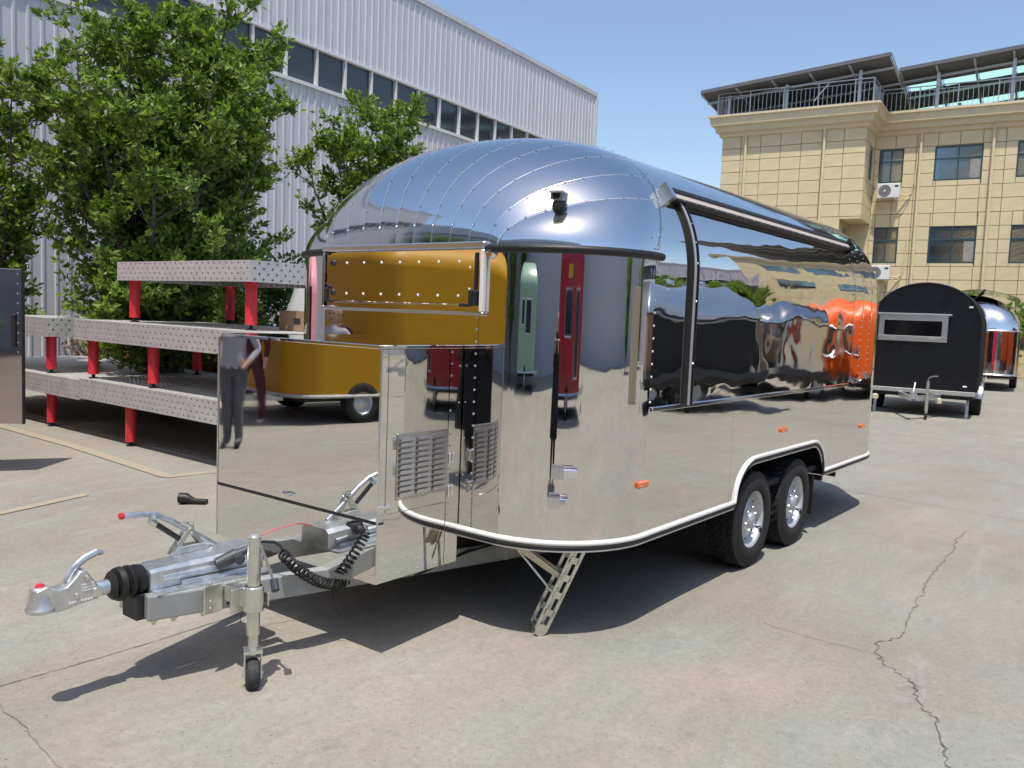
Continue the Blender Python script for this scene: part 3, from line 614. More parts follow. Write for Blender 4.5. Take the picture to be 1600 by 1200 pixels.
# ---- roof camera / light on the dome
cp = dome_pt(.52, .42); cp = None
best = None
for i in range(41):
    for j in range(41):
        s = .4 + .5 * i / 40; t = .1 + .8 * j / 40; p = dome_pt(s, t); d = p - Vector((3.355, -3.81, 1.618)); px = 800 + 1313.66 * d.dot(_r) / d.dot(_f); py = 600 - 1313.66 * d.dot(_u) / d.dot(_f)
        e = (px - 872) ** 2 + (py - 318) ** 2
        if best is None or e < best[0]: best = (e, p, nrm_at(dome_pt, s, t))
_, cp, cn = best
f_ = Vector((.35, -.94, 0)).normalized()
m = MB(); m.lathe([(0, .07), (.01, .07), (.024, .06), (.034, .04), (.04, 0)], cp + Vector((0, 0, -.02)), cn, 16); k1 = m.build('camera_mount', mat('dark_camera_glass', (.05, .05, .055), .12), T, True)
MB().bar(cp + cn * .05 - f_ * .04, cp + cn * .05 + f_ * .065, .06, .042).build('camera_housing', mat('camera_grey', (.32, .32, .33), .35), T)
MB().lathe([(0, .001), (.02, .001), (.022, -.01)], cp + cn * .05 + f_ * .066, f_, 14).build('camera_lens', M_black, T)
MB().bar(cp + cn * .075 - f_ * .03, cp + cn * .073 + f_ * .08, .066, .007).build('camera_hood', mat('camera_grey', (.32, .32, .33), .35), T)
# ---- front service hatch
yF = Y0
H = MB(); H.bbox(-.66, .60, yF - .03, yF + .002, 1.95, 1.985, .006); hatch = H.build('service_hatch', M_alu, T)
MB().bbox(.575, .600, yF - .03, yF, 1.63, 1.945, .005).build('frame_bar', M_trimw, hatch); MB().bbox(-.655, -.635, yF - .03, yF, 1.63, 1.945, .005).build('frame_bar', M_front, hatch); MB().bbox(-.655, .600, yF - .026, yF, 1.612, 1.629, .004).build('frame_bar', M_alu, hatch)
MB().box(-.63, .57, yF - .014, yF - .006, 1.632, 1.942).build('hatch_panel', M_front, hatch); MB().box(-.615, .535, yF - .022, yF - .015, 1.672, 1.925).build('hatch_panel', M_front, hatch)
MB().bbox(.537, .55, yF - .026, yF - .012, 1.69, 1.93, .003).build('edge_strip', M_black, hatch); MB().bbox(-.55, .49, yF - .025, yF - .012, 1.655, 1.667, .003).build('edge_strip', M_chr, hatch)
MB().bbox(.505, .556, yF - .034, yF - .012, 1.66, 1.74, .005).bbox(.44, .505, yF - .03, yF - .012, 1.655, 1.672, .004).build('corner_bracket', M_black, hatch); MB().bbox(-.625, -.605, yF - .034, yF - .012, 1.66, 1.74, .005).bbox(-.605, -.55, yF - .03, yF - .012, 1.655, 1.672, .004).build('corner_bracket', M_black, hatch)
m = MB()
for k in range(7):
    x = -.44 + k * .145; m.dome((x, yF - .022, 1.885), (0, -1, 0), .008); m.dome((x, yF - .022, 1.71), (0, -1, 0), .008)
for z in (1.745, 1.855): m.dome((.505, yF - .022, z), (0, -1, 0), .007)
m.build('bolt_row', M_trimw, hatch, True)
for z in (1.885, 1.715): MB().lathe([(0, .012), (.014, .012), (.02, 0)], (-.56, yF - .022, z), (0, -1, 0), 14).build('stud', M_black, hatch, True)
MB().lathe([(0, .012), (.01, .012), (.014, 0)], (-.59, yF - .022, 1.745), (0, -1, 0), 12).build('stud', M_black, hatch, True)
MB().lathe([(0, .03), (.02, .028), (.028, .012), (.026, 0)], (.628, yF + .004, 1.925), (0, -1, 0), 14).build('clearance_lamp', M_chr, T, True)
# ---- corner latches, side lamps
def on_corner(u): return Vector((CX + RC * math.sin(u), CY - RC * math.cos(u), 0)), Vector((math.sin(u), -math.cos(u), 0))
for u, z, l in ((.62, .86, .115), (.60, .715, .085)):
    p, n = on_corner(u); t_ = Vector((-n.y, n.x, 0)); p.z = z
    b = MB().bar(p + n * .03 + t_ * 0, p + n * .03 + t_ * l, .05, .05, up=n).build('door_latch', M_chr, T); bv = b.modifiers.new('bevel', 'BEVEL'); bv.width = .008; bv.segments = 2
    b2 = MB().bar(p + n * .034 - t_ * .012, p + n * .034 + t_ * .045, .055, .056, up=n).build('latch_plate', M_alu, b)
for (y, z) in ((.0, .775), (1.96, .9), (3.84, .78)):
    if y < CY: p, n = on_corner(math.pi / 2 - .045); x = p.x; yy = p.y
    else: x, yy = W, y
    lm = MB().bbox(x - .004, x + .018, yy - .047, yy + .047, z - .017, z + .017, .005).build('side_marker_lamp', M_orange, T)
    MB().lathe([(0, .003), (.008, .002), (.009, 0)], (x + .018, yy - .03, z), (1, 0, 0), 8).build('screw', M_chr, lm)
# ---- toolbox
bx0, bx1, by0, by1, bz0, bz1 = -.825, .462, -1.138, Y0 - .004, .32, 1.444
TB = MB().box(bx0 + .004, bx1 - .004, by0 + .019, by1, bz0 + .003, bz1 - .006).build('toolbox', M_box, T)
MB().prism([(bx0, by0 - .016), (bx1 - .001, by0 + .010), (bx1 - .001, by0 + .018), (bx0, by0 + .018)], 'z', .622, bz1 - .004).build('front_lid', M_box, TB); MB().prism([(bx0, by0 - .018), (bx1 - .002, by0 + .008), (bx1 - .002, by0 + .018), (bx0, by0 + .018)], 'z', bz0, .606).build('front_panel', M_box, TB)
MB().prism([(bx0, by0 - .013), (bx1 + .004, by0 + .012), (bx1 + .004, by0 + .018), (bx0, by0 + .018)], 'z', .606, .622).box(bx1 - .002, bx1 + .004, by0 + .009, by0 + .05, .606, .616).build('lid_seal', M_black, TB)
MB().bbox(bx0 - .004, bx1 + .006, by0 - .006, by1, bz1 - .005, bz1 + .014, .004).build('top_lid', M_box, TB)
MB().box(bx1 - .003, bx1 + .002, by0 + .06, by1 - .10, .655, bz1 - .03).build('side_door', M_box, TB); MB().box(bx1 - .003, bx1 + .003, by1 - .095, by1 - .002, bz0, bz1 - .01).build('side_strip', M_box, TB)
MB().box(bx1 - .003, bx1 + .001, by0 + .012, by0 + .055, .655, bz1 - .03).build('side_strip', M_box, TB)
MB().box(bx1 - .003, bx1 + .0015, by0 + .012, by1 - .10, bz0, .648).build('side_panel', M_box, TB)
MB().bbox(bx1 + .0005, bx1 + .007, -1.016, -.655, .709, 1.034, .002).build('vent_panel', mat('satin_steel', (.58, .56, .53), .22, 1), TB)
prof_l = [(0, 0), (.004, .012), (.012, .021), (.013, .004), (.004, 0)]
lv = MB().prism([(a, b - .01) for a, b in prof_l], 'y', -.047, .047).mesh('louvre', mat('louvre_steel', (.66, .67, .7), .25, .9))
lv.transform(Matrix(((1, 0, 0, 0), (0, 1, 0, 0), (0, 0, 1, 0), (0, 0, 0, 1))))
for c in range(3):
    for r in range(11): inst('louvre', lv, TB, (bx1 + .007, -.953 + c * .117, .735 + r * .0268))
for z in (.875, .706): MB().bbox(bx1 + .001, bx1 + .016, -.652, -.617, z - .03, z + .03, .004).bbox(bx1 + .012, bx1 + .03, -.642, -.63, z - .02, z + .035, .003).build('latch', M_chr, TB)
MB().bbox(bx1 + .001, bx1 + .012, by0 + .004, by0 + .04, .668, .70, .003).bbox(bx1 + .001, bx1 + .01, by0 + .04, by0 + .09, .674, .694, .003).build('hinge', M_chr, TB)
MB().tube([(-.23, by0, .655), (-.225, by0 - .022, .656), (-.2, by0 - .028, .657), (-.165, by0 - .022, .656), (-.16, by0, .655)], .005, 6).bar((-.24, by0 - .003, .656), (-.15, by0 - .003, .656), .012, .006, (0, 1, 0)).build('lid_handle', M_chr, TB, True)
MB().bbox(bx1 - .006, bx1 + .0045, by0 + .0085, by0 + .018, bz0, bz1 - .006, .002).build('corner_trim', M_alu, TB); MB().bbox(bx0 - .003, bx0 + .006, by0 - .021, by0 - .0165, bz0, bz1 - .006, .001).build('corner_trim', M_alu, TB)
m = MB()
for k in range(6): m.dome((bx1 + .002, by1 - .02, .4 + k * .19), (1, 0, 0), .006)
for k in range(4): m.dome((bx1 + .002, by0 + .03 + k * .13, .345), (1, 0, 0), .006)
m.build('rivet_row', M_chr, TB, True)
# ---- A-frame and overrun device
_mark = set(bpy.data.objects)
def bx_at(y): return .12 + .27 * (y + 2.065)
for sx in (1, -1):
    p = Vector((sx * (bx_at(-2.06) - .03), -2.06, .352)); q = Vector((sx * (bx_at(.2) - .03), .2, .352)); b = MB().bar(p, q, .06, .105).build('drawbar_beam', M_greyp, T); bv = b.modifiers.new('bevel', 'BEVEL'); bv.width = .006; bv.segments = 2
    d = (q - p).normalized(); n = Vector((sx * d.y, -sx * d.x, 0)).normalized(); n = n if n.x * sx > 0 else -n; m = MB()
    for dz in (.02, -.028): m.lathe([(0, .0015), (.0085, .0015), (.0085, 0)], p + d * .33 + n * .03 + Vector((0, 0, dz)), n, 10)
    m.build('bolt_hole', M_black, b); m = MB()
    for k in (.03, .11, .23): m.lathe([(0, -.024), (.007, -.024), (.011, -.014), (.011, -.008), (.018, -.008), (.018, 0)], p + d * k + Vector((0, 0, -.053)), (0, 0, 1), 8)
    m.build('bolt_row', M_zinc, b)
MB().bbox(-.42, .42, -.62, -.54, .38, .46, .004).bbox(-.75, -.67, -.5, 4.4, .37, .47, .004).bbox(.67, .75, -.5, 4.4, .37, .47, .004).build('chassis_rail', M_greyp, T)
MB().bbox(-.058, .058, -2.085, -1.98, .29, .40, .004).build('front_spacer', mat('dark_steel', (.05, .05, .052), .5, .5), T)
# overrun housing: a tapered galvanised pressing with flange and ribs
OV = MB()
def ring_o(y, w, z0, z1, ch): return [(-w, y, z0), (-w, y, z1 - ch), (-w + ch, y, z1), (w - ch, y, z1), (w, y, z1 - ch), (w, y, z0)]
secs = [(-2.03, .072, .405, .495, .012), (-1.99, .075, .405, .5, .014), (-1.85, .078, .405, .5, .016), (-1.7, .085, .405, .502, .018), (-1.6, .098, .405, .51, .02), (-1.5, .10, .405, .51, .02)]
OV.grid([ring_o(*s) for s in secs]); OV.add(ring_o(*secs[0]), [(0, 1, 2, 3, 4, 5)]); OV.add(ring_o(*secs[-1]), [(5, 4, 3, 2, 1, 0)])
OV.bar((-.105, -2.03, .408), (-.15, -1.5, .408), .06, .008); OV.bar((.105, -2.03, .408), (.15, -1.5, .408), .06, .008)
ov = OV.build('overrun_device', M_galv, T, True, 30)
for sx in (1, -1): MB().tube([(sx * .074, -1.98, .455), (sx * .085, -1.8, .45), (sx * .10, -1.55, .445)], [.012, .016, .012], 8).tube([(sx * .09, -1.9, .42), (sx * .125, -1.55, .42)], .012, 8).build('pressed_rib', M_galv, ov, True)
MB().lathe([(.02, 0), (.062, .002), (.068, .03), (.052, .04), (.07, .052), (.07, .066), (.05, .075), (.072, .09), (.068, .112), (.045, .118), (.06, .128), (.044, .142), (.03, .146)], (0, -2.03, .447), (0, -1, 0), 28).build('rubber_bellows', M_black, T, True, 60)
MB().tube([(0, -2.1, .447), (0, -2.29, .447)], .031, 18).build('draw_tube', M_galv, T, True)
cpl = MB(); cpl.prism([(-2.47, .418), (-2.475, .435), (-2.462, .5), (-2.42, .512), (-2.385, .488), (-2.35, .492), (-2.325, .515), (-2.30, .545), (-2.275, .545), (-2.23, .475), (-2.225, .42), (-2.3, .413), (-2.37, .40), (-2.43, .405)], 'x', -.036, .036)
cpl.lathe([(.02, -.004), (.05, 0), (.056, .01), (.046, .03), (.038, .07), (.033, .092), (.02, .1), (0, .1)], (0, -2.435, .408), (0, 0, 1), 18)
cp_ = cpl.build('coupling_head', mat('cast_zinc', (.62, .62, .61), .38, .8, var=.12, vscale=25), T, True, 50); bv = cp_.modifiers.new('bevel', 'BEVEL'); bv.width = .006; bv.segments = 2; bv.limit_method = 'ANGLE'
MB().lathe([(0, .012), (.014, .01), (.018, 0)], (-.0, -2.437, .506), (0, 0, 1), 14).build('wear_indicator', M_redcap, cp_, True)
MB().tube([(0, -2.34, .505), (0, -2.315, .55), (0, -2.27, .583), (0, -2.22, .6), (0, -2.195, .592)], [.012, .014, .015, .015, .009], 8).build('coupling_handle', M_galv, cp_, True)
m = MB()
for y, z in ((-2.275, .515), (-2.315, .452)): m.lathe([(0, .008), (.009, .008), (.011, 0)], (.037, y, z), (1, 0, 0), 8)
m.lathe([(0, .012), (.02, .01), (.024, 0)], (.034, -2.235, .447), (1, 0, 0), 14); m.build('bolt_row', M_zinc, cp_, True)
m = MB()
for r in range(3):
    for k in range(6): m.box(.0365, .0385, -2.295 + k * .0085 + r * .002, -2.289 + k * .0085 + r * .002, .487 - r * .012, .493 - r * .012)
for k in range(8): m.box(.0365, .0385, -2.345 + k * .012, -2.337 + k * .012, .424, .431)
m.build('embossed_marking', M_trimw, cp_)
# hand brake lever
hb = MB().tube([(-.07, -2.085, .712), (-.07, -1.985, .705), (-.07, -1.93, .692), (-.07, -1.86, .655), (-.07, -1.70, .545), (-.07, -1.64, .505)], .0135, 10).build('handbrake_lever', M_galv, T, True)
MB().tube([(-.07, -2.09, .7125), (-.07, -2.075, .711)], .0145, 10).build('grip_end', M_redcap, hb)
MB().tube([(-.055, -1.945, .662), (-.055, -1.83, .572)], .012, 8).build('gas_strut', M_black, hb); MB().tube([(-.055, -1.965, .675), (-.055, -1.94, .658)], .015, 8).bar((-.055, -1.95, .672), (-.07, -1.95, .695), .016, .03).build('strut_fork', M_zinc, hb)
m = MB(); m.bar((-.09, -1.86, .5), (-.09, -1.775, .612), .006, .016).bar((-.09, -1.775, .612), (-.09, -1.70, .5), .006, .014).bar((-.05, -1.86, .5), (-.05, -1.775, .612), .006, .016).bar((-.05, -1.775, .612), (-.05, -1.70, .5), .006, .014).tube([(-.1, -1.775, .612), (-.04, -1.775, .612)], .008, 8).bbox(-.095, -.045, -1.84, -1.70, .5, .535, .004)
for k in range(5): a = k * .9; m.tube([(-.07 + .02 * math.cos(a + q * .7), -1.775 + .028 * math.sin(a + q * .7) * .8, .617 + .022 * math.cos(a * 1.7 + q * .7)) for q in range(8)], .0028, 5)
m.build('brake_bracket', M_zinc, hb)
# jockey wheel
jx, jy = .392, -1.75
J = MB().tube([(jx, jy, .235), (jx, jy, .655)], .0275, 18).build('jockey_wheel', M_zinc, T, True)
MB().tube([(jx, jy, .15), (jx, jy, .3)], .022, 16).build('inner_tube', M_zinc, J, True); MB().lathe([(0, .010), (.021, .008), (.028, .0)], (jx, jy, .655), (0, 0, 1), 18).build('top_cap', M_greyp, J, True)
dj = Vector((.86, -.51, 0)).normalized(); nj = Vector((dj.y, -dj.x, 0))
m = MB()
for s in (-1, 1): m.bar(Vector((jx, jy, .165)) + nj * .034 * s, Vector((jx, jy, .05)) + nj * .034 * s + dj * .012, .006, .05, up=dj)
m.bar(Vector((jx, jy, .165)) - nj * .038, Vector((jx, jy, .165)) + nj * .038, .062, .014); m.tube([Vector((jx, jy, .062)) - nj * .044, Vector((jx, jy, .062)) + nj * .044], .008, 8); m.build('wheel_fork', M_zinc, J)
jw = Vector((jx, jy, .066)) + dj * .008
MB().lathe([(.018, -.027), (.05, -.028), (.062, -.02), (.066, 0), (.062, .02), (.05, .028), (.018, .027)], jw, nj, 24).build('jockey_tyre', mat('solid_rubber', (.035, .035, .036), .8, var=.4, vscale=30), J, True)
m = MB(); h0 = Vector((jx + .028, jy + .02, .60)); h1 = Vector((jx + .075, jy + .045, .47)); m.tube([Vector((jx, jy, .615)), h0 + Vector((0, 0, .012)), h0, h1], .0065, 8); m.build('crank', M_zinc, J, True)
MB().tube([h1 + Vector((-.0, -.0, .006)), h1 + Vector((.03, -.012, -.03))], .017, 10).build('crank_grip', mat('dark_blue_plastic', (.025, .03, .045), .5), J, True)
bxj = bx_at(jy)
m = MB(); m.bbox(bxj, bxj + .010, jy - .12, jy - .03, .30, .425, .003).bbox(bxj, bxj + .010, jy + .02, jy + .12, .31, .42, .003).bbox(bxj + .011, jx - .02, jy - .028, jy + .028, .345, .415, .004).bbox(jx - .06, jx - .046, jy - .075, jy + .07, .33, .43, .003).bbox(jx - .044, jx + .03, jy + .05, jy + .058, .35, .41, .002).lathe([(.0335, -.055), (.042, -.05), (.042, .05), (.0335, .055)], (jx, jy, .39), (0, 0, 1), 18)
for dz in (-.06, -.03, .05): m.dome((bxj + .012, jy - .09, .385 + dz), (1, 0, 0), .009)
m.build('jack_clamp', M_zinc, T)
# plug, coiled cable, loose wires
M_plug = mat('plug_plastic', (.05, .055, .06), .5)
MB().tube([(.10, -1.74, .47), (.13, -1.66, .505)], [.028, .03], 12).tube([(.13, -1.66, .505), (.16, -1.575, .54)], [.022, .012], 12).lathe([(0, .03), (.022, .028), (.026, 0)], (.145, -1.66, .49), (.9, -.3, 0), 12).build('trailer_plug', M_plug, T, True)
def spline(P, n):
    P = [Vector(p) for p in P]; out = []
    Q = [P[0]] + P + [P[-1]]
    for i in range(1, len(Q) - 2):
        for k in range(n):
            t = k / n; a, b, c, d = Q[i - 1], Q[i], Q[i + 1], Q[i + 2]
            out.append(.5 * ((2 * b) + (c - a) * t + (2 * a - 5 * b + 4 * c - d) * t * t + (3 * b - a - 3 * c + d) * t ** 3))
    out.append(P[-1]); return out
ax = spline([(.315, -1.55, .525), (.32, -1.47, .44), (.33, -1.36, .36), (.335, -1.26, .325), (.33, -1.17, .325)], 60); pts = []
for i, p in enumerate(ax):
    d = (ax[min(i + 1, len(ax) - 1)] - ax[max(0, i - 1)]).normalized(); s_ = d.cross(Vector((0, 0, 1))).normalized(); u_ = s_.cross(d)
    for q in range(2): a = 2 * math.pi * (i + q / 2) / 240 * 21; pts.append(p + (s_ * math.cos(a) + u_ * math.sin(a)) * .022)
MB().tube(pts, .0058, 5).tube([(.16, -1.575, .54), (.2, -1.57, .56), (.27, -1.56, .57), (.3, -1.55, .555), (.315, -1.55, .54)], .007, 6).build('coiled_cable', mat('cable_black', (.014, .014, .015), .35), T, True)
MB().tube(spline([(-.02, -1.5, .512), (.05, -1.36, .56), (.12, -1.25, .585), (.17, -1.15, .555)], 8), .0025, 5).build('red_wire', M_redcap, T)
MB().tube(spline([(.3, -1.72, .33), (.27, -1.73, .27), (.25, -1.71, .24)], 6), .002, 4).tube(spline([(.33, -1.28, .3), (.34, -1.27, .22), (.35, -1.25, .17), (.36, -1.24, .19)], 6), .002, 4).tube(spline([(.45, -.85, .30), (.52, -.6, .37), (.6, -.45, .41), (.7, -.3, .44)], 6), .007, 5).build('loose_wire', M_black, T)
# the whole draw gear sits a little left of the body's centre line and slightly nose-down
for _o in set(bpy.data.objects) - _mark:
    if _o.parent == T: _o.location = (-.22, .25, -.106); _o.scale = (1.066,) * 3
# stabiliser leg
def stab(sx, y_, sy):
    top = Vector((sx * 1.0, y_ + .10, .47)); foot = Vector((sx * .845, y_ - .02, gz(y_) + .035)); d = (foot - top).normalized(); sd = Vector((.62, .78, 0)).normalized(); sd = (sd - d * sd.dot(d)).normalized(); nn = d.cross(sd)
    m = MB()
    for s in (-1, 1):
        for e in (-1, 1): m.bar(top + nn * .042 * s + sd * e * .028, foot + nn * .042 * s + sd * e * .028, .008, .018, up=sd)
        for k in range(6): c = top.lerp(foot, k / 5); m.bar(c + nn * .042 * s - sd * .028, c + nn * .042 * s + sd * .028, .008, .036, up=d)
    L = m.build('stabiliser_leg', M_zinc, T)
    MB().tube([foot - nn * .05, foot + nn * .05], .033, 14).bar(foot - nn * .03 + Vector((0, 0, -.025)), foot + nn * .03 + Vector((0, 0, -.025)), .07, .012).build('foot', M_zinc, L, True)
    a = Vector((sx * .74, y_ - .10, .45)); b = top.lerp(foot, .42)
    MB().bar(a, b, .075, .02, up=(0, 0, 1)).bar(a + Vector((0, 0, -.015)), b, .02, .045).build('support_arm', mat('cream_zinc', (.6, .57, .45), .35, .6), L); MB().tube([a + Vector((-.02, 0, -.02)), b + d * .1 - sd * .01], .006, 6).build('screw_spindle', M_zinc, L)
    MB().bar(a + Vector((-.05, -.02, .03)), top + Vector((.0, 0, .01)), .09, .02).build('mount_plate', M_greyp, L)
stab(1, -.30, 1); stab(-1, -.30, 1)
# ---- wheels
def wheel(y, sx=1):
    r0 = .325; wd = .19; xo = sx * (W - .015); n = 150; mT = MB(); rows = []
    prof = [(-.0, .190), (.012, .205), (.016, .235), (.010, .27), (-.004, .303)]
    nb = 15
    for i in range(n + 1):
        th = 2 * math.pi * i / n; c, s_ = math.cos(th), math.sin(th); row = []
        for dx, r in prof: row.append((xo + sx * (dx - .004), y + r * c, r0 + r * s_))
        for k in range(nb):
            u = k / (nb - 1); xx = -.008 - (wd - .016) * u; rr = r0 - .006 * (2 * u - 1) ** 4
            zz = .010 * (1 if (i // 2) % 2 else -1)
            if k in (3, 7, 11): rr -= .011
            elif k in (1, 2, 4, 5, 9, 10, 12, 13) and i % 4 == (k % 2) * 2: rr -= .008
            row.append((xo + sx * (xx + (zz if 1 < k < 13 else 0)), y + rr * c, r0 + rr * s_))
        for dx, r in reversed(prof): row.append((xo - sx * (wd + dx), y + r * c, r0 + r * s_))
        rows.append(row)
    mT.grid(rows); wh = mT.build('wheel', M_tyre, T, True, 40)
    c = (xo, y, r0); mr = MB()
    mr.lathe([(.205, .004), (.207, .0), (.198, -.008), (.186, -.014), (.178, -.03), (.175, -.055), (.165, -.07), (.15, -.062), (.13, -.05), (.10, -.042), (.085, -.03), (.078, -.03), (.06, -.034), (.055, -.034)], c, (sx, 0, 0), 48)
    rim = mr.build('rim', M_rim, wh, True, 45)
    mh = MB(); mh.lathe([(.055, -.036), (.05, -.028), (.038, -.006), (.03, .0), (0, .002)], c, (sx, 0, 0), 24)
    for k in range(6):
        a = k * math.pi / 3 + .3; p = (xo - sx * .038, y + .078 * math.cos(a), r0 + .078 * math.sin(a)); mh.lathe([(.012, 0), (.012, .02), (.008, .026), (0, .026)], p, (sx, 0, 0), 6)
    mh.build('hub', M_rim, wh, True, 40); m = MB()
    for k in range(8):
        a = k * math.pi / 4; p = Vector((xo - sx * .052, y + .138 * math.cos(a), r0 + .138 * math.sin(a))); m.lathe([(0, .0), (.011, .0)], p, (sx, .35 * -math.cos(a), .35 * -math.sin(a)), 10)
    m.build('vent_hole', M_black, wh)
    m = MB(); m.tube([(xo - sx * .05, y + .155, r0 - .085), (xo - sx * .005, y + .145, r0 - .075)], .005, 6).bar((xo - sx * .01, y + .15, r0 - .11), (xo - sx * .01, y + .165, r0 - .09), .008, .02); m.build('valve', M_black, wh)
    return wh
for y in (1.566, 2.345): wheel(y); wheel(y, -1)
MB().tube([(-W + .2, 1.566, .325), (W - .2, 1.566, .325)], .035, 10).tube([(-W + .2, 2.345, .325), (W - .2, 2.345, .325)], .035, 10).bar((.55, 1.1, .36), (.55, 2.9, .36), .05, .09).bar((-.55, 1.1, .36), (-.55, 2.9, .36), .05, .09).build('axle', M_dark, T)
MB().bbox(W - .21, W - .02, 2.74, 2.75, .17, .47, .003).build('mud_flap', M_black, T)
MB().tube([(W - .3, 2.93, .43), (W - .02, 2.93, .43)], .022, 10).tube([(W - .3, 3.2, .43), (W - .0, 3.2, .43)], .02, 10).build('hose_outlet', M_black, T, True)
MB().bbox(.8, .92, .85, 1.05, .36, .47, .004).build('axle_hanger', M_greyp, T)
# ================================================================== STEEL TABLES
M_table = mat('bare_machined_steel', (.52, .51, .49), .45, .35, col2=(.64, .63, .61), vscale=5, bump=.1, bscale=40, bdist=.002)
overlay(M_table, (.30, .22, .15), 2.2, .56, .8, None, .6)
M_red = mat('red_leg_paint', (.62, .028, .042), .45, var=.15, vscale=7, bump=.15, bscale=30)
overlay(M_red, (.22, .12, .09), 9, .6, .72, None, .8)
def holed(m, O_, U, V_, nu, nv, du, dv, r, Nn, th=.025, stagger=False):
    O_ = Vector(O_); U = Vector(U); V_ = Vector(V_); Nn = Vector(Nn)
    for j in range(nv):
        off = du / 2 if stagger and j % 2 else 0; cells = [(i * du + off, du) for i in range(nu - (1 if off else 0))]
        if off: m.add([O_ + U * a + V_ * b for a, b in ((0, j * dv), (off, j * dv), (off, (j + 1) * dv), (0, (j + 1) * dv))], [(0, 1, 2, 3)]); e = nu * du; m.add([O_ + U * a + V_ * b for a, b in ((e - off, j * dv), (e, j * dv), (e, (j + 1) * dv), (e - off, (j + 1) * dv))], [(0, 1, 2, 3)])
        for a, dw in cells:
            c = O_ + U * (a + dw / 2) + V_ * ((j + .5) * dv); pts = []; inn = []; inb = []
            for k in range(8):
                t = k * math.pi / 4; cu, cv = math.cos(t), math.sin(t); ou = (dw / 2) * (1 if cu > .1 else -1 if cu < -.1 else 0); ovv = (dv / 2) * (1 if cv > .1 else -1 if cv < -.1 else 0)
                pts.append(c + U * ou + V_ * ovv); q = c + U * cu * r + V_ * cv * r; inn.append(q); inb.append(q - Nn * th)
            m.add(pts + inn + inb, [(k, (k + 1) % 8, 8 + (k + 1) % 8, 8 + k) for k in range(8)] + [(8 + k, 8 + (k + 1) % 8, 16 + (k + 1) % 8, 16 + k) for k in range(8)])
def steel_table(label, x0, x1, y0, y1, zt, zbase, legs, group='perforated steel welding tables', hgt=.235, cat='table'):
    r = thing('welding_table', label, cat, (x0, y0, zbase), 0, group); L = x1 - x0; D = y1 - y0; z1 = zt - zbase; z0 = z1 - hgt; g_ = .1; nu = round(L / g_); nd = round(D / g_)
    m = MB(); holed(m, (0, 0, z1), (1, 0, 0), (0, 1, 0), nu, nd, L / nu, D / nd, .014, (0, 0, 1)); m.build('tabletop', M_table, r)
    m = MB(); holed(m, (0, 0, z0), (1, 0, 0), (0, 0, 1), nu, 4, L / nu, hgt / 4, .014, (0, -1, 0), stagger=True); m.build('front_apron', M_table, r)
    m = MB(); holed(m, (L, 0, z0), (0, 1, 0), (0, 0, 1), nd, 4, D / nd, hgt / 4, .014, (1, 0, 0), stagger=True); m.build('side_apron', M_table, r)
    m = MB(); holed(m, (0, D, z0), (1, 0, 0), (0, 0, 1), nu, 4, L / nu, hgt / 4, .014, (0, 1, 0), stagger=True); m.build('rear_apron', M_table, r)
    m = MB(); holed(m, (0, 0, z0), (0, 1, 0), (0, 0, 1), nd, 4, D / nd, hgt / 4, .014, (-1, 0, 0), stagger=True); m.build('side_apron', M_table, r)
    for lx, ly in legs:
        l = MB().tube([(lx - x0, ly - y0, .05), (lx - x0, ly - y0, z0)], .058, 16).lathe([(.058, 0), (.075, 0), (.075, .02), (.058, .02)], (lx - x0, ly - y0, z0 - .02), (0, 0, 1), 16).build('leg', M_red, r, True)
        MB().lathe([(.05, .0), (.05, .012), (.02, .016), (.02, .06)], (lx - x0, ly - y0, 0), (0, 0, 1), 14).build('levelling_foot', M_dark, l, True)
    return r
Y_T = .75
steel_table('lowest perforated steel table standing on the concrete, left half', -11.0, -6.7, Y_T, Y_T + 2.0, .665, 0, [(-7.7, Y_T + .12), (-10.3, Y_T + .12), (-7.7, Y_T + 1.85), (-10.3, Y_T + 1.85)])
steel_table('lowest perforated steel table standing on the concrete, next to the toolbox', -6.69, -2.7, Y_T, Y_T + 2.0, .69, 0, [(-5.72, Y_T + .12), (-3.2, Y_T + .12), (-5.7, Y_T + 1.85), (-3.2, Y_T + 1.85)])
steel_table('middle-tier perforated steel table nearest the left edge', -9.6, -7.63, Y_T + .01, Y_T + 1.6, 1.365, .667, [(-7.78, Y_T + .15), (-9.3, Y_T + .15), (-7.8, Y_T + 1.45), (-9.3, Y_T + 1.45)])
steel_table('middle-tier perforated steel table carrying the topmost table', -6.84, -2.84, Y_T, Y_T + 1.6, 1.375, .692, [(-6.6, Y_T + .12), (-5.24, Y_T + .12), (-3.1, Y_T + .12), (-6.6, Y_T + 1.45), (-4.9, Y_T + 1.45), (-3.1, Y_T + 1.45)])
steel_table('topmost perforated steel table on four red legs', -6.1, -3.55, Y_T + .15, Y_T + 1.65, 2.045, 1.377, [(-5.95, Y_T + .28), (-3.72, Y_T + .28), (-5.95, Y_T + 1.5), (-3.72, Y_T + 1.5)], hgt=.205)
cb = thing('cardboard_box', 'brown cardboard box on the middle table beside the red leg', 'box', (-3.62, 1.62, 1.377), .25)
M_card = mat('cardboard', (.27, .18, .11), .85, var=.12, vscale=6)
MB().bbox(-.24, .24, -.14, .14, .002, .2, .004).build('carton', M_card, cb); MB().bar((-.24, -.0, .203), (.24, -.0, .203), .05, .002).build('packing_tape', mat('tape', (.45, .35, .22), .3), cb); MB().box(-.05, .03, -.1425, -.141, .07, .13).build('printed_mark', M_dark, cb)
tp = thing('draped_tarpaulin', 'silver-white plastic sheet draped over goods behind the upper table', 'tarpaulin', (-5.1, 2.9, 0), 0)
rows = []
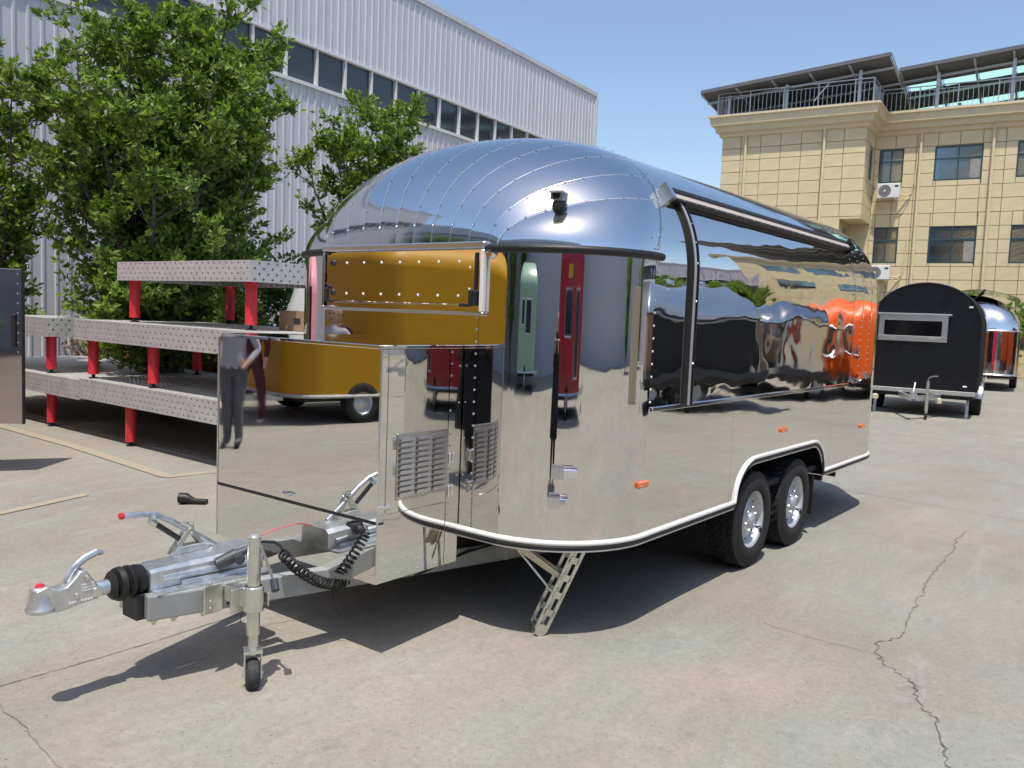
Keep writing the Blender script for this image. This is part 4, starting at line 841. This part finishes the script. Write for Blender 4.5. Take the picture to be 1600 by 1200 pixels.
for j in range(13):
    t = j / 12; row = []
    for i in range(41):
        a = math.pi * 2 * i / 40; rr = .28 + .75 * t ** 1.1 + .05 * t * math.sin(a * 9) + .03 * t * math.sin(a * 17 + 1); row.append((1.15 * math.cos(a) * rr, .7 * math.sin(a) * rr, 1.86 * (1 - t) + .02))
    rows.append(row)
MB().grid(rows).add(rows[0], [tuple(range(40))]).build('sheet', mat('silver_tarp', (.62, .63, .64), .35, .1, var=.06), tp, True, 70)
tl = thing('hand_torch', 'black torch lying on the concrete left of the toolbox', 'torch', (-2.85, -.08, gz(-.08)), .62)
MB().tube([(-.12, 0, .045), (-.06, 0, .045), (-.03, 0, .036), (0, 0, .026)], [.045, .044, .03, .025], 14).build('torch_head', M_black, tl, True); MB().tube([(0, 0, .025), (.11, 0, .025)], .024, 12).build('torch_body', M_black, tl, True)
MB().lathe([(0, 0), (.038, 0)], (-.1205, 0, .045), (-1, 0, 0), 14).build('torch_glass', M_chr, tl)
cl = thing('table_clamp', 'grey clamp standing on the lowest table close to the toolbox', 'clamp', (-3.95, .95, .692))
MB().bbox(-.06, .06, -.05, .05, 0, .03).tube([(0, 0, .03), (0, 0, .26)], .028, 10).bar((-.05, 0, .26), (.08, 0, .25), .04, .05).build('clamp_column', M_greyp, cl); MB().tube([(.06, 0, .25), (.06, 0, .12)], .012, 8).build('clamp_screw', M_zinc, cl)

# ================================================================== OTHER TRAILERS
def small_wheel(parent, x, y, r0=.3, sx=1, m_=None):
    wh = MB().lathe([(.17, .0), (.2, .014), (.27, .012), (r0, -.01), (r0, -.17), (.27, -.19), (.17, -.18)], (x, y, r0), (sx, 0, 0), 32).build('wheel', M_tyre, parent, True)
    MB().lathe([(.175, .002), (.16, -.01), (.14, -.05), (.08, -.035), (.05, -.01), (0, .0)], (x, y, r0), (sx, 0, 0), 24).build('rim', m_ or M_rim, wh, True)
def drawbar(parent, y, w=.5, z=.42, ln=1.2):
    MB().bar((-w, y, z), (-.05, y - ln, z), .06, .09).bar((w, y, z), (.05, y - ln, z), .06, .09).build('drawbar', M_galv, parent)
    MB().bar((0, y - ln + .1, z + .08), (0, y - ln - .18, z + .08), .09, .08).lathe([(.05, 0), (.045, .1), (0, .12)], (0, y - ln - .2, z + .02), (0, 0, 1), 12).bar((0, y - ln - .1, z + .12), (0, y - ln + .08, z + .28), .02, .03).build('coupling_head', M_galv, parent, True)
    m = MB().tube([(.2, y - ln + .25, .12), (.2, y - ln + .25, .72)], .028, 12).tube([(.2, y - ln + .25, .72), (.2, y - ln + .25, .77), (.24, y - ln + .22, .8), (.3, y - ln + .2, .82), (.36, y - ln + .2, .82)], .009, 6).build('jockey_wheel', M_zinc, parent, True)
    MB().lathe([(.02, -.025), (.08, -.02), (.085, 0), (.08, .02), (.02, .025)], (.2, y - ln + .25, .085), (1, 0, 0), 18).build('jockey_tyre', M_black, m, True)
def rrect(hw, y0, y1, r, n=7):
    r = max(.004, min(r, hw - .001, (y1 - y0) / 2 - .001)); P = []
    for cx_, cy_, a0 in ((hw - r, y0 + r, -90), (hw - r, y1 - r, 0), (-hw + r, y1 - r, 90), (-hw + r, y0 + r, 180)):
        P += [(cx_ + r * math.cos(R_(a0 + 90 * k / n)), cy_ + r * math.sin(R_(a0 + 90 * k / n))) for k in range(n + 1)]
    return P
def round_trailer(label, loc, rz, L, hw, H, m_low, m_top, zb=.45, zs=1.6, r=.6, axles=1, windows=(), m_skirt=None, belt=None, group=None, axle_y=None):
    t = thing('round_trailer', label, 'trailer', loc, rz, group); low = MB(); rows = []
    P = rrect(hw, 0, L, r); P.append(P[0])
    for z in (zb, (zb + zs) / 2, zs): rows.append([(x, y, z) for x, y in P])
    low.grid(rows).build('body_wall', m_low, t, True, 50); rows = []
    for k in range(13):
        u = k / 12; a = u * math.pi / 2; o = (hw - .02) * (1 - math.cos(a)) ** 1.0; Q = rrect(hw - o, o * 1.1, L - o * 1.1, max(.02, r - o * .4)); Q.append(Q[0]); rows.append([(x, y, zs + (H - zs) * math.sin(a)) for x, y in Q])
    MB().grid(rows).build('roof', m_top, t, True, 60)
    MB().tube([(x * 1.005, y, zb) for x, y in P], .03, 6).build('trim', M_alu if m_skirt is None else m_skirt, t, True)
    if belt: MB().tube([(x * 1.004, y, zs) for x, y in P], .02, 6).build('belt_strip', belt, t, True)
    for k in range(axles):
        y = (axle_y or L * .55) + (k - (axles - 1) / 2) * .72
        for sx in (1, -1): small_wheel(t, sx * (hw + .01), y, .31, sx)
    MB().box(-hw + .1, hw - .1, .2, L - .2, zb - .09, zb).build('chassis', M_dark, t); drawbar(t, .15, .5, zb - .06)
    for (side, a, b, z0, z1, mw) in windows:
        e = .012; fr = MB(); pn = MB()
        def pt(u, z, d): return {'R': (hw + d, u, z), 'L': (-hw - d, u, z), 'F': (u, -d, z), 'B': (u, L + d, z)}[side]
        wnd = fr.grid([[pt(a, z0, e), pt(b, z0, e)], [pt(a, z1, e), pt(b, z1, e)]]).build('window', mw, t)
        m = MB()
        for (p, q) in (((a, z0), (b, z0)), ((b, z0), (b, z1)), ((b, z1), (a, z1)), ((a, z1), (a, z0))): m.tube([pt(p[0], p[1], e), pt(q[0], q[1], e)], .022, 4)
        m.build('window_frame', M_alu, wnd)
    return t
M_yel = mat('mustard_yellow_paint', (.45, .225, .004), .5, spec=.3, var=.04)
M_yel2 = M_yel
M_green = mat('mint_green_paint', (.30, .47, .34), .35, var=.05); M_redp = mat('crimson_paint', (.38, .012, .03), .3, coat=.4); M_org = mat('orange_paint', (.86, .13, .015), .3, coat=.3, var=.04)
M_pink = mat('pink_paint', (.72, .30, .34), .4); M_blackp = mat('matt_black_panel', (.006, .007, .010), .28, var=.3, vscale=2, spec=.45, bump=.5, bscale=1.2, bdist=.02); M_steelo = mat('dull_mirror_steel', (.62, .62, .62), .09, 1, bump=1, bscale=3, bdist=.004)
M_winb = mat('dark_blue_window', (.02, .035, .07), .1); M_gold = mat('gold_sign_paint', (.55, .36, .04), .35, .3); M_brown = mat('bronze_mirror_panel', (.46, .40, .385), .06, 1, bump=1, bscale=1.6, bdist=.004)
# mirrored surroundings, standing out of frame but reflected in the polished panels
yl = round_trailer('mustard yellow round trailer behind the camera, mirrored in the trailer front', (-7.45, -6.45, -.105), R_(-169), 7.4, 1.15, 3.0, M_yel, M_yel2, zb=.42, zs=2.45, r=.5, axle_y=1.15, windows=(), m_skirt=mat('checker_plate', (.45, .44, .42), .5, .6, var=.3, vscale=40))
gr = round_trailer('mint green trailer behind the camera, mirrored in the rounded corner', (3.6, -16.4, -.105), R_(90), 5.2, 1.1, 3.0, M_green, M_green, zb=.45, zs=2.3, r=.4, windows=(('R', 1.6, 3.0, 1.3, 2.1, M_winb), ('R', 3.5, 4.2, 1.5, 2.1, M_winb)))
rd = round_trailer('crimson kiosk trailer behind the camera, mirrored in the rounded corner', (10.5, -6.7, -.105), R_(132), 4.4, 1.1, 3.2, M_redp, M_redp, zb=.42, zs=2.7, r=.25, windows=(('R', 2.0, 3.2, 1.4, 2.2, M_winb), ('R', .6, 1.3, .7, 2.2, M_winb)))
MB().box(1.112, 1.13, 2.1, 2.9, 2.38, 2.62).build('sign_board', M_gold, rd)
pk = round_trailer('pink trailer out of frame on the left with its bronze door open', (-6.15, -1.93, -.1), R_(70), 4.6, 1.05, 2.5, M_pink, M_pink, zb=.42, zs=1.9, r=.35)
sv = round_trailer('silver trailer with black lower half, mirrored in the side hatch', (8.6, 8.3, 0), R_(33), 4.8, 1.1, 2.35, M_card, M_alu, zb=.5, zs=1.75, r=.6, axles=2, windows=(('L', 1.7, 4.3, .7, 1.7, M_dark),), belt=M_black)
MB().tube([(x * 1.01, y, .62) for x, y in rrect(1.1, 0, 4.8, .6)], .16, 6).build('dark_base', M_black, sv, True)
rt = MB()
for k in range(5): rt.lathe([(.09, 0), (.09, .1), (.06, .16), (0, .17)], (0, .9 + k * .75, 2.42), (0, 0, 1), 14)
rt.build('roof_vent', M_chr, sv, True)
og = round_trailer('bright orange trailer mirrored at the rear end of the side', (5.35, 16.6, 0), R_(5), 4.6, 1.05, 2.45, M_org, M_org, zb=.5, zs=1.8, r=.45, windows=(('F', -.3, .35, 1.0, 1.7, M_steelo),))
MB().tube([(x * 1.0, y, .55) for x, y in rrect(1.0, 0, 4.6, .45)], .2, 6).build('dark_base', M_black, og, True)  # black ring for the dark underside, with the shade beneath it painted in
og2 = round_trailer('second orange trailer standing behind the first one, mirrored in the side', (6.6, 21.0, 0), R_(4), 4.2, 1.1, 2.2, M_org, M_org, zb=.5, zs=1.75, r=.45)
st2 = round_trailer('polished steel trailer between the silver and orange ones, mirrored in the side', (6.7, 14.2, 0), R_(16), 2.4, .95, 2.2, M_steelo, M_steelo, zb=.45, zs=1.7, r=.5, belt=M_black)
MB().tube([(x, y, .5) for x, y in rrect(.95, 0, 2.4, .5)], .19, 6).build('dark_base', M_black, st2, True)
bd = thing('plywood_board', 'pale plywood board on edge, mirrored in the rounded corner', 'board', (11.6, 6.2, 0), R_(-60))
M_ply = mat('plywood', (.62, .49, .31), .7, col2=(.70, .58, .40), vscale=4, stretch=(1, 1, .15))
MB().bbox(-1.2, 1.2, -.02, .02, .0, 2.25, .003).build('sheet', M_ply, bd); MB().bar((-.8, .05, 0), (-.8, .02, 2.0), .05, .07, (1, 0, 0)).bar((.8, .05, 0), (.8, .02, 2.0), .05, .07, (1, 0, 0)).bar((-.8, .8, .03), (-.8, .05, 1.5), .05, .05).bar((.8, .8, .03), (.8, .05, 1.5), .05, .05).build('prop', M_ply, bd)
# open bronze door of the pink trailer
dr = thing('open_door', 'bronze mirror-finish trailer door standing open at the left edge', 'door', (-5.05, -.505, 0), R_(-130))
MB().bbox(0, .85, -.02, .02, .43, 1.865, .006).build('door_panel', M_brown, dr); m = MB()
for k in range(16): m.dome((.035, -.0205, .47 + k * .09), (0, -1, 0), .008); m.dome((.035, .0205, .47 + k * .09), (0, 1, 0), .008)
m.build('rivet_row', M_chr, dr)
MB().bbox(-.01, .004, -.026, .026, .427, 1.868, .003).build('door_edge', M_black, dr); MB().bbox(.05, .085, -.045, -.02, 1.15, 1.45, .004).bbox(.05, .085, .02, .045, 1.15, 1.45, .004).build('door_lock', M_black, dr)
MB().box(.004, .84, .0205, .0215, 1.325, 1.335).box(.004, .84, -.0215, -.0205, 1.325, 1.335).build('panel_seam', M_dark, dr)
MB().tube([(.83, .0, .43), (.83, 0, .0)], .012, 8).build('door_prop', M_dark, dr)
# ---- black trailer on the right
bt = thing('black_trailer', 'matt black flat-fronted trailer with arched roof beyond the polished one', 'trailer', (-.52, 13.9, 0), R_(7))
hwb, zb_, zs_, Hb = .96, .52, 1.68, 2.56
arcp = [(hwb * math.cos(math.pi * k / 28), zs_ + (Hb - zs_) * math.sin(math.pi * k / 28) ** .9) for k in range(29)]
prof_b = [(hwb, zb_)] + arcp + [(-hwb, zb_)]
m = MB(); m.add([(x, 0, z) for x, z in prof_b], [tuple(range(len(prof_b)))]); m.add([(x, .04, z) for x, z in prof_b], [tuple(range(len(prof_b) - 1, -1, -1))]); m.build('front_panel', M_blackp, bt)
sh = MB(); sh.grid([[(x * 1.01, .015, z + .006), (x * 1.01, 3.6, z + .006)] for x, z in prof_b]); sh.build('body_shell', M_steelo, bt, True, 50)
m = MB(); m.tube([(x * 1.012, -.004, z + .01) for x, z in prof_b], .014, 6); m.build('edge_trim', M_black, bt, True)
for yy in (.5, 1.1, 1.7): MB().tube([(x * 1.016, yy, z + .008) for x, z in prof_b], .012, 5).build('hoop', M_black, bt, True)
wf = MB(); a0, a1, b0_, b1_, t_ = -.82, .40, 1.44, 1.94, .10
wf.bbox(a0, a1, -.03, -.001, b0_, b0_ + t_, .004).bbox(a0, a1, -.03, -.001, b1_ - t_, b1_, .004).bbox(a0, a0 + t_, -.0295, -.001, b0_ + t_ - .004, b1_ - t_ + .004, .004).bbox(a1 - t_, a1, -.0295, -.001, b0_ + t_ - .004, b1_ - t_ + .004, .004)
wn = wf.build('window_frame', M_alu, bt); MB().bbox(a0 - .02, a1 + .06, -.07, -.0, b1_ + .005, b1_ + .035, .004).build('drip_rail', M_alu, wn); MB().box(a0 + t_, a1 - t_, -.012, -.008, b0_ + t_, b1_ - t_).build('pane', mat('black_glass', (.004, .004, .006), .08), wn)
for x in (-.55, .15): MB().bbox(x - .05, x + .05, -.04, -.03, b0_ + .03, b0_ + .06, .003).build('catch', M_alu, wn)
for z in (.62, 2.12): MB().bbox(.73, .80, -.03, 0, z - .015, z + .015, .004).build('marker_lamp', M_white, bt)
MB().bbox(-.95, .95, -.05, 3.5, .44, .52, .004).build('chassis', mat('checker_plate', (.45, .44, .42), .5, .6, var=.3, vscale=40), bt); MB().box(-.9, .9, .05, 3.4, .36, .44).build('underframe', M_dark, bt)
for sx in (1, -1):
    small_wheel(bt, sx * 1.0, 1.3, .3, sx)
    MB().grid([[(sx * .82 + dx, 1.3 + .36 * math.cos(R_(a)), .3 + .36 * math.sin(R_(a))) for dx in (0, sx * .21)] for a in range(5, 180, 12)]).build('mudguard', M_alu, bt, True)
    MB().bar((sx * .82, .25, .38), (sx * .82, .2, .0), .05, .05).build('corner_steady', M_galv, bt)
drawbar(bt, -.02, .35, .40, .95); MB().lathe([(0, .0), (.06, .02), (.06, .1), (0, .12)], (.35, -.1, .26), (0, 0, 1), 12).lathe([(0, .0), (.06, .02), (.06, .1), (0, .12)], (-.78, -.1, .26), (0, 0, 1), 12).build('buffer', mat('cream_rubber', (.55, .5, .36), .6), bt, True)
# ---- far silver trailer
fs = round_trailer('silver rounded trailer with raised hatch behind the black trailer', (-1.5, 23.6, 0), R_(8), 4.8, 1.35, 2.8, M_steelo, M_dome, zb=.48, zs=1.75, r=.6, axles=1, belt=M_alu)
MB().box(-.75, -.15, -.02, .02, .75, 1.72).build('doorway', M_dark, fs); m = MB()
for x in (-.77, -.13): m.box(x - .025, x + .025, -.04, .0, .72, 1.76)
m.box(-.8, -.1, -.04, 0, 1.72, 1.78).box(-.8, -.1, -.04, 0, 1.36, 1.41).build('door_frame', M_alu, fs)
hr = [(.55 + 2.3 * u, 2.2 + .45 * math.sin(.35 + u * 2.3)) for u in [k / 10 for k in range(11)]]
m = MB(); m.grid([[(x - 1.6, .6, z + .25), (x - 1.6, 3.6, z + .25)] for x, z in hr]); m.grid([[(x - 1.6, .6, z + .29), (x - 1.6, 3.6, z + .29)] for x, z in hr]); m.build('raised_hatch', M_steelo, fs, True)
m = MB()
for y in (.65, 1.2, 1.8): m.tube([(-.4, y, 2.05), (.35, y, 2.95)], .018, 6)
m.build('gas_strut', M_black, fs)
MB().box(.68, .76, -.012, .03, .62, 1.72).build('red_stripe', M_redp, fs)
MB().tube([(.3, -.35, 0), (.3, -.35, .4)], .02, 8).bar((.0, -.35, .4), (.6, -.35, .4), .06, .04).build('step', M_galv, fs)

# ================================================================== MIRRORED BUILDINGS
factory('grey metal factory hall behind the camera, mirrored in the front dome', (24, -17.8, 0), R_(186), 0, 62, (0, 9.2, 10.2, 13.6), 1)
factory('grey metal hall to the right of the yard, mirrored in the trailer corner', (25.5, 22, 0), R_(-84 - 6), 0, 44, (0, 4.4, 5.2, 7.0), 1)
factory('grey shed with pale roof edge, mirrored in the side hatch', (10.8, 24.5, 0), R_(-34.8), 0, 14, (0, 3.0, 3.6, 5.2), 1)
for k, (x, y, h) in enumerate([(20.5, 14.5, 4.2), (12.2, 20.2, 3.6), (10.2, 22.0, 3.4), (21.5, 7, 4.0)]):
    tree('broadleaf_tree', ['mirrored tree in front of the grey hall, nearest the plywood board', 'mirrored tree by the corner of the beige building', 'mirrored low tree beside the beige building', 'mirrored tree at the far right of the grey hall'][k], (x, y, 0), h, 1.6, 7, 3500, .22, 60 + k, 'trees mirrored in the trailer side', .2)
for k, x in enumerate([-20, -15.5, -11.5, -8, -4.5, -1]):
    tree('broadleaf_tree', 'mirrored tree behind the yellow trailer, %s from the left' % ['first', 'second', 'third', 'fourth', 'fifth', 'sixth'][k], (x, -17.2 + (x > -2) * -1.2, -.1), 7.6, 2.4, 8, 4000, .26, 70 + k, 'trees mirrored in the trailer front', .2)
# ================================================================== PEOPLE (mirrored)
M_skin = mat('skin', (.45, .27, .19), .55); M_hair = mat('black_hair', (.012, .010, .009), .5)
def person(label, loc, rz, top, legs_m, shoe, h=1.72, arms=None, stance=.11, name='person', bulk=1.0):
    p = thing(name, label, 'person', loc, rz); k = h / 1.72
    J = {'pel': (0, 0, .95), 'bel': (0, .0, 1.08), 'che': (0, .01, 1.28), 'nk0': (0, .01, 1.44), 'nk1': (0, 0, 1.52),
         'hl': (-.09, 0, .92), 'kl': (-stance, -.02, .5), 'al': (-stance - .01, .01, .09), 'tl': (-stance - .02, -.16, .035), 'hr': (.09, 0, .92), 'kr': (stance, -.02, .5), 'ar': (stance + .01, .01, .09), 'tr': (stance + .02, -.16, .035),
         'sl': (-.17, .01, 1.42), 'sr': (.17, .01, 1.42)}
    ar = arms or {'el': (-.25, .0, 1.14), 'wl': (-.25, -.10, .90), 'er': (.25, .0, 1.14), 'wr': (.25, -.10, .90)}; J.update(ar)
    J['fl'] = tuple(Vector(J['wl']) + (Vector(J['wl']) - Vector(J['el'])).normalized() * .1); J['fr'] = tuple(Vector(J['wr']) + (Vector(J['wr']) - Vector(J['er'])).normalized() * .1)
    Rr = {'pel': (.16, .11), 'bel': (.145, .10), 'che': (.165, .11), 'nk0': (.075, .07), 'nk1': (.055, .055), 'hl': (.095, .1), 'kl': (.065, .07), 'al': (.045, .05), 'tl': (.042, .032), 'hr': (.095, .1), 'kr': (.065, .07), 'ar': (.045, .05), 'tr': (.042, .032), 'sl': (.06, .06), 'sr': (.06, .06), 'el': (.045, .045), 'er': (.045, .045), 'wl': (.03, .03), 'wr': (.03, .03), 'fl': (.03, .018), 'fr': (.03, .018)}
    E = [('pel', 'bel'), ('bel', 'che'), ('che', 'nk0'), ('nk0', 'nk1'), ('pel', 'hl'), ('hl', 'kl'), ('kl', 'al'), ('al', 'tl'), ('pel', 'hr'), ('hr', 'kr'), ('kr', 'ar'), ('ar', 'tr'), ('che', 'sl'), ('sl', 'el'), ('el', 'wl'), ('wl', 'fl'), ('che', 'sr'), ('sr', 'er'), ('er', 'wr'), ('wr', 'fr')]
    ks = list(J); me = bpy.data.meshes.new('body'); me.from_pydata([Vector(J[a]) * k for a in ks], [(ks.index(a), ks.index(b)) for a, b in E], [])
    o = bpy.data.objects.new('body', me); C.objects.link(o); o.parent = p; o.modifiers.new('skin', 'SKIN'); sk = me.skin_vertices[0].data
    for i, a in enumerate(ks): bk = bulk if a[0] not in 'nwft' else 1; sk[i].radius = (Rr[a][0] * k * bk, Rr[a][1] * k * bk); sk[i].use_root = (a == 'pel')
    sb = o.modifiers.new('sub', 'SUBSURF'); sb.levels = 2; sb.render_levels = 2; bpy.context.view_layer.update()
    dg = bpy.context.evaluated_depsgraph_get(); em = bpy.data.meshes.new_from_object(o.evaluated_get(dg)); o.modifiers.clear(); o.data = em; em.name = 'body'
    em.materials.clear()
    for mm_ in (top, legs_m, shoe, M_skin): em.materials.append(mm_)
    hands = [Vector(J['wl']) * k, Vector(J['wr']) * k]
    for pl in em.polygons:
        c = pl.center; pl.use_smooth = True
        if min((c - h_).length for h_ in hands) < .09 * k and (c.z < 1.0 * k or arms): pl.material_index = 3
        elif c.z > 1.47 * k: pl.material_index = 3
        elif c.z < .085 * k: pl.material_index = 2
        elif c.z < .96 * k and abs(c.x) < .215 * k: pl.material_index = 1
        else: pl.material_index = 0
    hd = MB(); hd.lathe([(0, -.115), (.04, -.11), (.062, -.07), (.074, -.01), (.078, .04), (.07, .085), (.045, .115), (0, .125)], Vector((0, -.012, 1.625)) * k, (0, 0, 1), 20); hd.lathe([(.0, .02), (.011, .012), (.014, -.01)], Vector((0, -.082, 1.60)) * k, (0, -1, -.2), 8)
    head = hd.build('head', M_skin, p, True, 80); m = MB()
    for sx in (-1, 1): m.lathe([(0, .002), (.011, 0)], Vector((sx * .03, -.084, 1.635)) * k, (sx * .3, -1, 0), 8)
    m.bar(Vector((-.022, -.078, 1.56)) * k, Vector((.022, -.078, 1.56)) * k, .006, .007).build('face', M_hair, head)
    MB().lathe([(.082, .0), (.084, .05), (.072, .1), (.045, .128), (0, .137)], Vector((0, .0, 1.625)) * k, (0, .25, 1), 20).build('hair', M_hair, p, True)
    return p
M_blackc = mat('black_cloth', (.014, .014, .016), .85); M_jeans = mat('grey_jeans', (.10, .10, .11), .85, var=.2, vscale=8); M_wine = mat('wine_red_cloth', (.075, .012, .022), .85); M_shirt = mat('pale_grey_shirt', (.35, .35, .37), .85); M_shoe = mat('pale_shoe', (.45, .4, .36), .7)
person('person in grey jeans and pale shirt, mirrored at the left of the toolbox', (-5.42, -4.55, -.105), R_(140), M_shirt, M_jeans, M_blackc, 1.75, {'el': (-.28, .05, 1.17), 'wl': (-.17, -.12, 1.0), 'er': (.24, .02, 1.14), 'wr': (.2, -.2, 1.08)}, stance=.06)
person('person in wine red work clothes beside the yellow trailer, mirrored in the toolbox', (-7.0, -5.98, -.105), R_(150), M_wine, M_wine, M_shoe, 1.72, stance=.17)
ph_arm = {'el': (-.24, -.06, 1.2), 'wl': (-.10, -.27, 1.42), 'er': (.24, -.06, 1.2), 'wr': (.10, -.27, 1.42)}
pho = person('photographer dressed in black mirrored as the tall black strip beside the toolbox', (3.47, -4.28, -.105), R_(218), M_blackc, M_blackc, M_blackc, 1.74, ph_arm, stance=.10, bulk=1.5)

rows = []
for z, a, b in ((1.46, .10, .08), (1.43, .2, .11), (1.3, .25, .15), (1.1, .265, .17), (.9, .285, .185), (.7, .30, .195), (.48, .31, .2)):
    rows.append([((a + .008 * math.sin(t * 9)) * math.cos(t), (b + .008 * math.sin(t * 7)) * math.sin(t) + .01, z) for t in [2 * math.pi * k / 32 for k in range(33)]])
MB().grid(rows).build('coat', M_blackc, pho, True, 80)
phn = MB().bbox(-.075, .075, -.004, .004, -.036, .036, .003).build('phone', M_black, None, loc=(3.25, -4.0, 1.44), rz=R_(38)); tag(phn, 'black phone held up by the photographer in black', 'phone')

for o in list(bpy.data.objects):
    if o.type == 'MESH' and o.name.split('.')[0] in ('rivet_row', 'bolt_row', 'embossed_marking', 'vent_hole', 'loose_wire'): o['kind'] = 'stuff'
